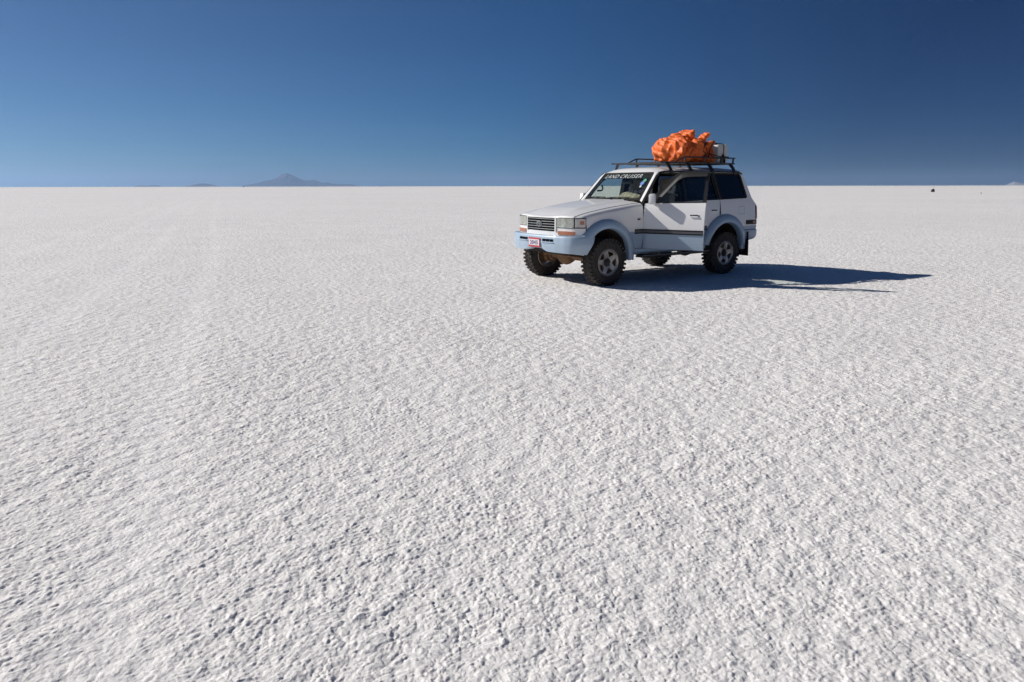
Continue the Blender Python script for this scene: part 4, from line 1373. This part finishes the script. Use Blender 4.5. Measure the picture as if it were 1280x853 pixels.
# -- wheels
TR = .379
def wheel_mesh():
    root = empty('wheel', (0, 0, TR), 0, car)
    bm = bmesh.new()
    W = .128
    prof = [(.212, -.112), (.222, -.120), (.25, -.131), (.29, -.134), (.325, -.130), (.355, -.121), (.372, -.107), (.380, -.06), (.381, 0), (.380, .06), (.372, .107), (.355, .121), (.325, .130), (.29, .134), (.25, .131), (.222, .120), (.212, .112)]
    add_lathe(bm, prof, 0, 0, 64)
    # sidewall ring and lettering-like rib
    for sd in (1, -1):
        add_lathe(bm, [(.262, sd * .131), (.264, sd * .1365), (.272, sd * .1370), (.274, sd * .132)], 0, 0, 64)
    nb = 34; TT = .391
    def block(a, r0, r1, da, y0, y1, sk=0.0):
        vs = []
        for rr_, sh in ((r0, 1.0), (r1, .86)):
            for (aa, yy) in ((-da * sh, y0), (da * sh, y0), (da * sh, y1), (-da * sh, y1)):
                ang = a + aa + sk * (yy - (y0 + y1) / 2)
                vs.append(bm.verts.new((rr_ * math.cos(ang), yy, rr_ * math.sin(ang))))
        for f_ in ((0, 1, 2, 3), (7, 6, 5, 4), (0, 4, 5, 1), (1, 5, 6, 2), (2, 6, 7, 3), (3, 7, 4, 0)):
            bm.faces.new([vs[i] for i in f_])
    for k in range(nb):
        a = 2 * math.pi * k / nb; h = math.pi / nb
        for sd in (1, -1):
            big = .012 if (k % 2 == 0) else 0.0
            block(a + (h if sd < 0 else 0), .350 - big, TT + .003, .054, *(sorted((sd * .080, sd * (.132 + big * .3)))))
            block(a + h * .9 + (h if sd < 0 else 0), .366, TT + .002, .052, *(sorted((sd * .030, sd * .074))), sk=sd * 1.2)
        block(a, .368, TT + .002, .040, -.020, .020, 1.5)
    for v in bm.verts:                               # a narrower, slightly smaller casing
        r_ = math.hypot(v.co.x, v.co.z)
        k = 1.0 if r_ < .23 else lerp(1.0, .3795 / .390, min(1, (r_ - .23) / .13))
        v.co.x *= k; v.co.z *= k
        v.co.y *= .90
    finish('tyre', bm, 'tyre_rubber', root, True, 30)
    # rim: barrel, lip, five broad spokes round a deep hub
    bm = bmesh.new()
    add_lathe(bm, [(.200, -.10), (.214, -.112), (.220, -.106), (.212, -.10), (.190, -.085), (.178, -.03), (.178, .03), (.186, .07), (.196, .098), (.206, .104), (.214, .112), (.220, .110), (.219, .102)], 0, 0, 56)
    rim = finish('rim', bm, 'alloy', root, True, 40)
    bm = bmesh.new()
    # face plate with five kidney holes, dished
    outer = [(.192 * math.cos(t), .192 * math.sin(t)) for t in np.linspace(0, 2 * math.pi, 73)[:-1]]
    holes = []
    for k in range(5):
        c = R(90 + 36 + 72 * k); hp2 = []
        for t in np.linspace(-1, 1, 9): hp2.append((c + R(24.5) * t, .181 - .006 * t * t))
        for t in np.linspace(1, -1, 7): hp2.append((c + R(14) * t, .098 + .016 * t * t))
        holes.append([(r_ * math.cos(a_), r_ * math.sin(a_)) for a_, r_ in hp2])
    def fm(x, z):
        r_ = math.hypot(x, z)
        y = interp(r_, [0, .07, .10, .15, .18, .195], [.070, .075, .088, .096, .097, .100])
        return Vector((x, y, z))
    add_panel(bm, outer, holes, fm, .02, .028)
    solid(bm, lambda c: c + Vector((0, -.035, 0)))
    finish('spokes', bm, 'alloy', rim, True, 35)
    bm = bmesh.new()
    add_lathe(bm, [(.0, .112), (.030, .111), (.036, .104), (.038, .088), (.060, .086), (.066, .080), (.070, .074)], 0, 0, 24)
    for k in range(6):
        a = 2 * math.pi * k / 6
        add_tube(bm, [(.053 * math.cos(a), .074, .053 * math.sin(a)), (.053 * math.cos(a), .097, .053 * math.sin(a))], .009, 6)
    finish('hub_cap', bm, 'alloy_dark', rim, True, 40)
    bm = bmesh.new()
    add_lathe(bm, [(.0, .02), (.150, .02), (.155, .015), (.155, -.005), (.0, -.02)], 0, 0, 32)
    add_box(bm, (-.17, -.04, -.05), (-.08, .035, .09), 0, None, .01)
    finish('brake_disc', bm, 'rusty_steel', root, True, 40)
    return root

def copy_tree(o, parent):
    c = o.copy(); C.objects.link(c); c.parent = parent
    for ch in list(o.children): copy_tree(ch, c)
    return c
whl = wheel_mesh()
WY = .808
spots = [((0, WY, TR - .004), 0.25, 0), ((-WB, WY, TR - .004), 1.1, 0), ((0, -WY, TR - .004), 0.6, 1), ((-WB, -WY, TR - .004), 2.0, 1)]
for i, (loc, spin, fl) in enumerate(spots):
    q = whl if i == 0 else copy_tree(whl, car)
    q.location = loc
    q.rotation_mode = 'XYZ'
    q.rotation_euler = (0, spin, math.pi if fl else 0)

# -- roof rack
RX0, RX1, RY = -1.40, -3.33, .60
RZ = 1.972; RZT = 2.070
rack = empty('roof_rack', (RX0, 0, RZ), 0, car)
def rk(bm):
    for v in bm.verts: v.co -= Vector((RX0, 0, RZ))
    return bm
for sd in (1, -1):
    bm = bmesh.new()
    add_box(bm, (RX1, sd * RY - .014, RZ - .012), (RX0 + .02, sd * RY + .014, RZ + .012))
    finish('side_rail', rk(bm), 'rack_steel', rack, False)
    bm = bmesh.new()
    add_tube(bm, [(RX0 - .33, sd * RY, RZ), (RX0 - .56, sd * RY, RZT - .012), (RX0 - .60, sd * RY, RZT), (RX1 - .01, sd * RY, RZT)], .0125, 8)
    finish('hand_rail', rk(bm), 'rack_steel', rack, True, 50)
    for x in (RX0 - .60, RX0 - 1.10, RX0 - 1.55, RX1 + .04):
        bm = bmesh.new(); add_box(bm, (x - .014, sd * RY - .010, RZ), (x + .014, sd * RY + .010, RZT))
        finish('post', rk(bm), 'rack_steel', rack, False)
    for x in (-1.57, -2.07, -2.63, -3.24):
        bm = bmesh.new()
        yg = ys(x, 1.82) + .012
        pts = [((x + .035), sd * RY, RZ - .005), (x + .012, sd * lerp(RY, yg, .55), lerp(RZ, 1.82, .5)), (x, sd * yg, 1.815)]
        for a, c in zip(pts, pts[1:]):
            a = Vector(a); c = Vector(c)
            add_tube(bm, [a, c], [.030, .027], 4)
        add_box(bm, (x - .035, sd * yg - .012, 1.785), (x + .035, sd * yg + .016, 1.835), 0, None, .004)
        add_tube(bm, [(x, sd * (yg + .012), 1.80), (x, sd * (yg + .012), 1.74)], .007, 6)
        finish('mounting_foot', rk(bm), 'rack_steel', rack, False)
for x in np.linspace(RX0, RX1 + .01, 9):
    bm = bmesh.new(); add_box(bm, (x - .013, -RY, RZ - .014), (x + .013, RY, RZ + .010))
    finish('crossbar', rk(bm), 'rack_steel', rack, False)
bm = bmesh.new()
for y in np.linspace(-.5, .5, 8):
    add_box(bm, (RX1, y - .02, RZ - .002), (RX0 - .30, y + .02, RZ + .014))
finish('slat_floor', rk(bm), 'rack_steel', rack, False)

# ------------------------------------------------------------------ things carried by the car
def to_thing(o, base):
    """meshes built in car coordinates become a free-standing thing with its origin at its base"""
    o.data.transform(Matrix.Translation(-Vector(base)))
    o.location = car2w(base); o.rotation_euler = (0, 0, YAW)
    return o

def ellip(bm, c, r, rot=(0, 0, 0), sub=4, sq=0.0):
    M = Matrix.Translation(c) @ Matrix.Rotation(R(rot[2]), 4, 'Z') @ Matrix.Rotation(R(rot[1]), 4, 'Y') @ Matrix.Rotation(R(rot[0]), 4, 'X')
    g = bmesh.ops.create_icosphere(bm, subdivisions=sub, radius=1.0)
    for v in g['verts']:
        p = v.co.copy()
        if sq:
            mx_ = max(abs(p.x), abs(p.y), abs(p.z)); p = p.lerp(p / mx_ * .82, sq)
        v.co = M @ Vector((p.x * r[0], p.y * r[1], p.z * r[2]))

def remesh(bm, voxel, smooth_it=2):
    me = bpy.data.meshes.new('tmp'); bm.to_mesh(me); bm.free()
    o = bpy.data.objects.new('tmp', me); C.objects.link(o)
    md = o.modifiers.new('r', 'REMESH'); md.mode = 'VOXEL'; md.voxel_size = voxel
    if smooth_it:
        ms = o.modifiers.new('s', 'SMOOTH'); ms.iterations = smooth_it; ms.factor = .5
    bpy.context.view_layer.update()
    dg = bpy.context.evaluated_depsgraph_get()
    m2 = bpy.data.meshes.new_from_object(o.evaluated_get(dg))
    bpy.data.objects.remove(o); bpy.data.meshes.remove(me)
    return m2

def hash3(ix, iy, iz, s):
    return hash2(ix + iz * 57.0, iy + iz * 131.0, s)
def worley3(P, cell, s):
    g = P / cell; I = np.floor(g)
    f1 = np.full(len(P), 9.0); f2 = np.full(len(P), 9.0)
    for dx in (-1, 0, 1):
        for dy in (-1, 0, 1):
            for dz in (-1, 0, 1):
                J = I + np.array([dx, dy, dz])
                q = np.stack([J[:, 0] + hash3(*J.T, s), J[:, 1] + hash3(*J.T, s + 1), J[:, 2] + hash3(*J.T, s + 2)], 1)
                d_ = np.linalg.norm(g - q, axis=1)
                f2 = np.where(d_ < f1, f1, np.minimum(f2, d_)); f1 = np.minimum(f1, d_)
    return f1, f2

def crumple(me, specs, folds=()):
    n = len(me.vertices); co = np.empty(n * 3, np.float32); me.vertices.foreach_get('co', co); co = co.reshape(-1, 3).astype(float)
    no_ = np.empty(n * 3, np.float32); me.vertices.foreach_get('normal', no_); no_ = no_.reshape(-1, 3)
    dsp = np.zeros(n)
    for cell, amp, sd_, stretch in specs:
        f1, f2 = worley3(co * np.array(stretch), cell, sd_)
        dsp += amp * (f1 - .55)                    # facets that meet in creases
    for dx, dy, dz, wave, amp, sd_ in folds:       # long gathered folds with sharp valleys
        q = (co @ np.array([dx, dy, dz])) / wave
        q = q + 1.3 * vnoise(co[:, 0] * 4.0 + co[:, 2] * 3.0, co[:, 1] * 4.0 - co[:, 2] * 2.0, sd_)
        msk = np.clip(vnoise(co[:, 0] * 5, co[:, 1] * 5 + co[:, 2] * 5, sd_ + 3) * 2.2 - .5, 0, 1)
        dsp += amp * (np.abs(np.sin(q * math.pi)) ** .6 - .6) * msk
    co += no_ * dsp[:, None]
    me.vertices.foreach_set('co', co.astype(np.float32).ravel()); me.update()

bz = RZ + .014
bm = bmesh.new()
ellip(bm, (-2.33, .0, bz + .225), (.27, .45, .245), (0, 0, 0), sq=.2)        # rounded front end of the load
ellip(bm, (-2.45, .12, bz + .19), (.32, .38, .205), (0, 4, 5), sq=.3)
ellip(bm, (-2.55, .0, bz + .20), (.42, .46, .20), (0, 0, 0), sq=.45)
ellip(bm, (-2.92, .02, bz + .15), (.34, .40, .185), (0, -4, 0), sq=.6)
ellip(bm, (-2.55, .29, bz + .20), (.24, .15, .19), (8, 14, 10), sq=.35)
ellip(bm, (-2.62, -.05, bz + .43), (.22, .20, .165), (0, 22, 15), sq=.3)
ellip(bm, (-2.66, .06, bz + .50), (.13, .12, .10), (0, 30, 20), sq=.5)
ellip(bm, (-2.98, .06, bz + .42), (.27, .12, .075), (0, 34, -12), sq=.3)
ellip(bm, (-2.98, .12, bz + .25), (.18, .24, .15), (0, 12, 0), sq=.4)
ellip(bm, (-2.48, -.05, bz + .36), (.14, .16, .10), (0, -20, 0), sq=.2)
me = remesh(bm, .013, 3)
for v in me.vertices:
    if v.co.z < bz: v.co.z = bz + .001
crumple(me, [(.26, .12, 500, (1, .8, .6)), (.13, .078, 520, (1.3, .9, .5)), (.065, .014, 540, (1.2, 1, .6))],
        [(1.0, .15, .25, .125, .055, 610), (.9, -.3, -.45, .07, .018, 630), (.2, .5, 1.0, .15, .026, 650)])
for v in me.vertices:
    if v.co.z < bz + .002: v.co.z = bz + .002
me.materials.clear(); me.materials.append(MATS['orange_tarp'])
me.shade_smooth(); me.set_sharp_from_angle(angle=R(48))
tarp = bpy.data.objects.new('tarp_bundle', me); C.objects.link(tarp)
to_thing(tarp, (-2.5, 0, bz))
tag(tarp, 'crumpled orange tarpaulin bundle lashed on the roof rack of the car', 'luggage')

# straps over the tail of the load
def snap_path(pts, r, name, label, group=None, n=40):
    """a cord laid over the tarp: dropped onto its surface from above"""
    from mathutils.bvhtree import BVHTree
    bvh = BVHTree.FromPolygons([v.co + Vector((-2.5 + 2.5, 0, 0)) for v in me.vertices], [p.vertices for p in me.polygons])
    out = []
    P = [Vector(p) for p in pts]
    seg = []
    for i in range(len(P) - 1):
        for t in np.linspace(0, 1, n // (len(P) - 1), endpoint=(i == len(P) - 2)): seg.append(P[i].lerp(P[i + 1], t))
    for q in seg:
        l = q - Vector((-2.5, 0, bz))
        # pull in from the near side above
        src = l + Vector((0, .35, .55)); dirv = Vector((0, -.55, -.83)).normalized()
        h, nn, idx, dist = bvh.ray_cast(src, dirv, 1.2)
        out.append((h + nn * r * .8) if h is not None else l)
    bm = bmesh.new(); add_tube(bm, out, r, 6)
    o = finish(name, bm, 'strap_black', None, True)
    o.location = car2w((-2.5, 0, bz)); o.rotation_euler = (0, 0, YAW)
    tag(o, label, 'strap', group)
    return o
G_ = 'black cords over the roof load'
snap_path([(-2.52, .60, bz + .09), (-2.72, .34, bz + .22), (-2.95, .20, bz + .28)], .008, 'lashing_strap', 'black cord slanting up the orange bundle nearest its front', G_)
snap_path([(-2.62, .34, bz + .30), (-2.84, .40, bz + .17), (-3.02, .60, bz + .09)], .008, 'lashing_strap', 'black cord running down the orange bundle towards the white can', G_)
snap_path([(-2.72, .60, bz + .09), (-2.88, .40, bz + .17), (-3.08, .2, bz + .25)], .007, 'lashing_strap', 'black cord crossing the rear end of the orange bundle', G_)

# jerrycan standing behind the bundle
jx, jy = -3.18, .36
bm = bmesh.new()
add_box(bm, (jx - .145, jy - .095, bz + .002), (jx + .155, jy + .095, bz + .335), 0, None, .045)
add_box(bm, (jx - .10, jy - .10, bz + .07), (jx + .11, jy + .10, bz + .25), 0, None, .02)
can = finish('jerrycan', bm, 'can_plastic', None, True, 50)
to_thing(can, (jx, jy, bz))
tag(can, 'translucent white plastic jerrycan standing upright behind the orange bundle', 'can')
bm = bmesh.new()
add_tube(bm, [(.085, -.0, .325), (.075, 0, .345), (.05, 0, .352), (-.05, 0, .352), (-.075, 0, .345), (-.085, 0, .325)], .010, 6)
finish('carry_handle', bm, 'strap_black', can, True)
bm = bmesh.new(); add_lathe(bm, [(0, .0), (.032, .0), (.032, .03), (0, .03)], 0, 0, 16)
for v in bm.verts: v.co = Vector((.12 + v.co.x * .8, v.co.z, .332 + v.co.y))
finish('cap', bm, 'strap_black', can, True)
bm = bmesh.new()
loop = [(.0, .102, .01), (.0, .102, .30), (.0, .085, .337), (0, -.085, .337), (0, -.102, .30), (0, -.102, .01)]
add_tube(bm, loop, .008, 6)
for zz in (.10,):
    add_tube(bm, [(-.155, .02, zz), (-.15, .102, zz + .01), (.0, .11, zz + .01), (.16, .105, zz - .02), (.165, .0, zz)], .010, 6)
add_tube(bm, [(.06, .11, .0), (.05, .115, .12), (.03, .11, .16), (-.02, .112, .10), (-.03, .11, .0)], .014, 6)
o = finish('lashing_strap', bm, 'strap_black', None, True)
o.location = car2w((jx, jy, bz)); o.rotation_euler = (0, 0, YAW)
tag(o, 'black strap looped round the white jerrycan', 'strap', G_)

# blanket heaped on the dashboard
bm = bmesh.new()
ellip(bm, (-1.00, .36, 1.36), (.13, .30, .085), (0, 0, 4)); ellip(bm, (-1.02, .24, 1.385), (.12, .18, .09)); ellip(bm, (-.98, .50, 1.36), (.11, .15, .07)); ellip(bm, (-1.0, .04, 1.34), (.11, .22, .055))
mb_ = remesh(bm, .012, 2)
crumple(mb_, [(.12, .03, 700, (1, 1, 1)), (.05, .012, 720, (1, 1, 1))])
mb_.materials.clear(); mb_.materials.append(MATS['blanket_cloth']); mb_.shade_smooth()
bl = bpy.data.objects.new('blanket', mb_); C.objects.link(bl)
to_thing(bl, (-1.0, .36, 1.30))
tag(bl, 'olive patterned blanket heaped on the dashboard behind the windscreen', 'blanket')

# ------------------------------------------------------------------ far and small things on the salt
def ground_at(px, py):
    d_ = Fw + R2 * ((px - 640) / 853.3) + U2 * ((426.5 - py) / 853.3)
    t = -CAM_H / d_.z
    return Vector((d_.x * t, d_.y * t, 0))

def boulder(name, matn, size, seed, sub=3):
    bm = bmesh.new(); g = bmesh.ops.create_icosphere(bm, subdivisions=sub, radius=1.0)
    rs = random.Random(seed); ph = [Vector((rs.uniform(-1, 1), rs.uniform(-1, 1), rs.uniform(-1, 1))).normalized() for _ in range(9)]
    for v in bm.verts:
        k = 1.0
        for q in ph:
            d_ = v.co.normalized().dot(q)
            if d_ > .7: k -= (d_ - .7) * .55
        v.co = Vector((v.co.x * k * size[0], v.co.y * k * size[1], max(-.25 * size[2], v.co.z * k * size[2]) + size[2] * .22))
    return bm

g = ground_at(1166, 240.2)
mk = empty('marker_cairn', g)
tag(mk, 'lone black mound with a thin upright pole far off on the right', 'marker')
sc_m = g.y / 853.3
finish('mound', boulder('mound', 'dark_rock', (2.3 * sc_m, 2.0 * sc_m, 3.2 * sc_m), 4), 'dark_rock', mk, True, 30)
bm = bmesh.new(); add_tube(bm, [(1.0 * sc_m, 0, 0), (.9 * sc_m, 0, 7.6 * sc_m)], .10 * sc_m, 6)
finish('pole', bm, 'grey_rock', mk, True)

g = ground_at(1226.5, 242.0); s_ = g.y / 853.3
o = finish('stone', boulder('stone', 'grey_rock', (1.2 * s_, 1.0 * s_, .7 * s_), 8), 'grey_rock', None, True, 30); o.location = g
tag(o, 'small grey stone far off near the right edge', 'stone')
g = ground_at(787.3, 808.5)
o = finish('pebble', boulder('pebble', 'dark_rock', (.0045, .0045, .005), 15, 2), 'dark_rock', None, True, 30); o.location = g + Vector((0, 0, .006))
tag(o, 'tiny black pebble on the salt in the foreground', 'pebble')

# another vehicle, a speck far out below the volcano
g = ground_at(304.6, 234.2)
fc = empty('distant_car', g, R(200))
tag(fc, 'tiny dark vehicle far out on the salt below the volcano', 'car')
bm = bmesh.new(); add_box(bm, (-2.2, -.9, .45), (2.2, .9, 1.15), 0, None, .12); add_box(bm, (-2.1, -.8, 1.1), (.9, .8, 1.85), 0, None, .2)
finish('body', bm, 'far_car_paint', fc, True)
for x in (-1.4, 1.4):
    for y in (-.8, .8):
        bm = bmesh.new(); add_lathe(bm, [(0, y - .12), (.36, y - .12), (.38, y), (.36, y + .12), (0, y + .12)], x, .38, 16)
        finish('wheel', bm, 'tyre_rubber', fc, True)
bm = bmesh.new()
for sd in (1, -1): add_box(bm, (-1.9, sd * .81 - .01, 1.3), (.6, sd * .81 + .01, 1.7))
finish('window', bm, 'black_trim', fc, False)
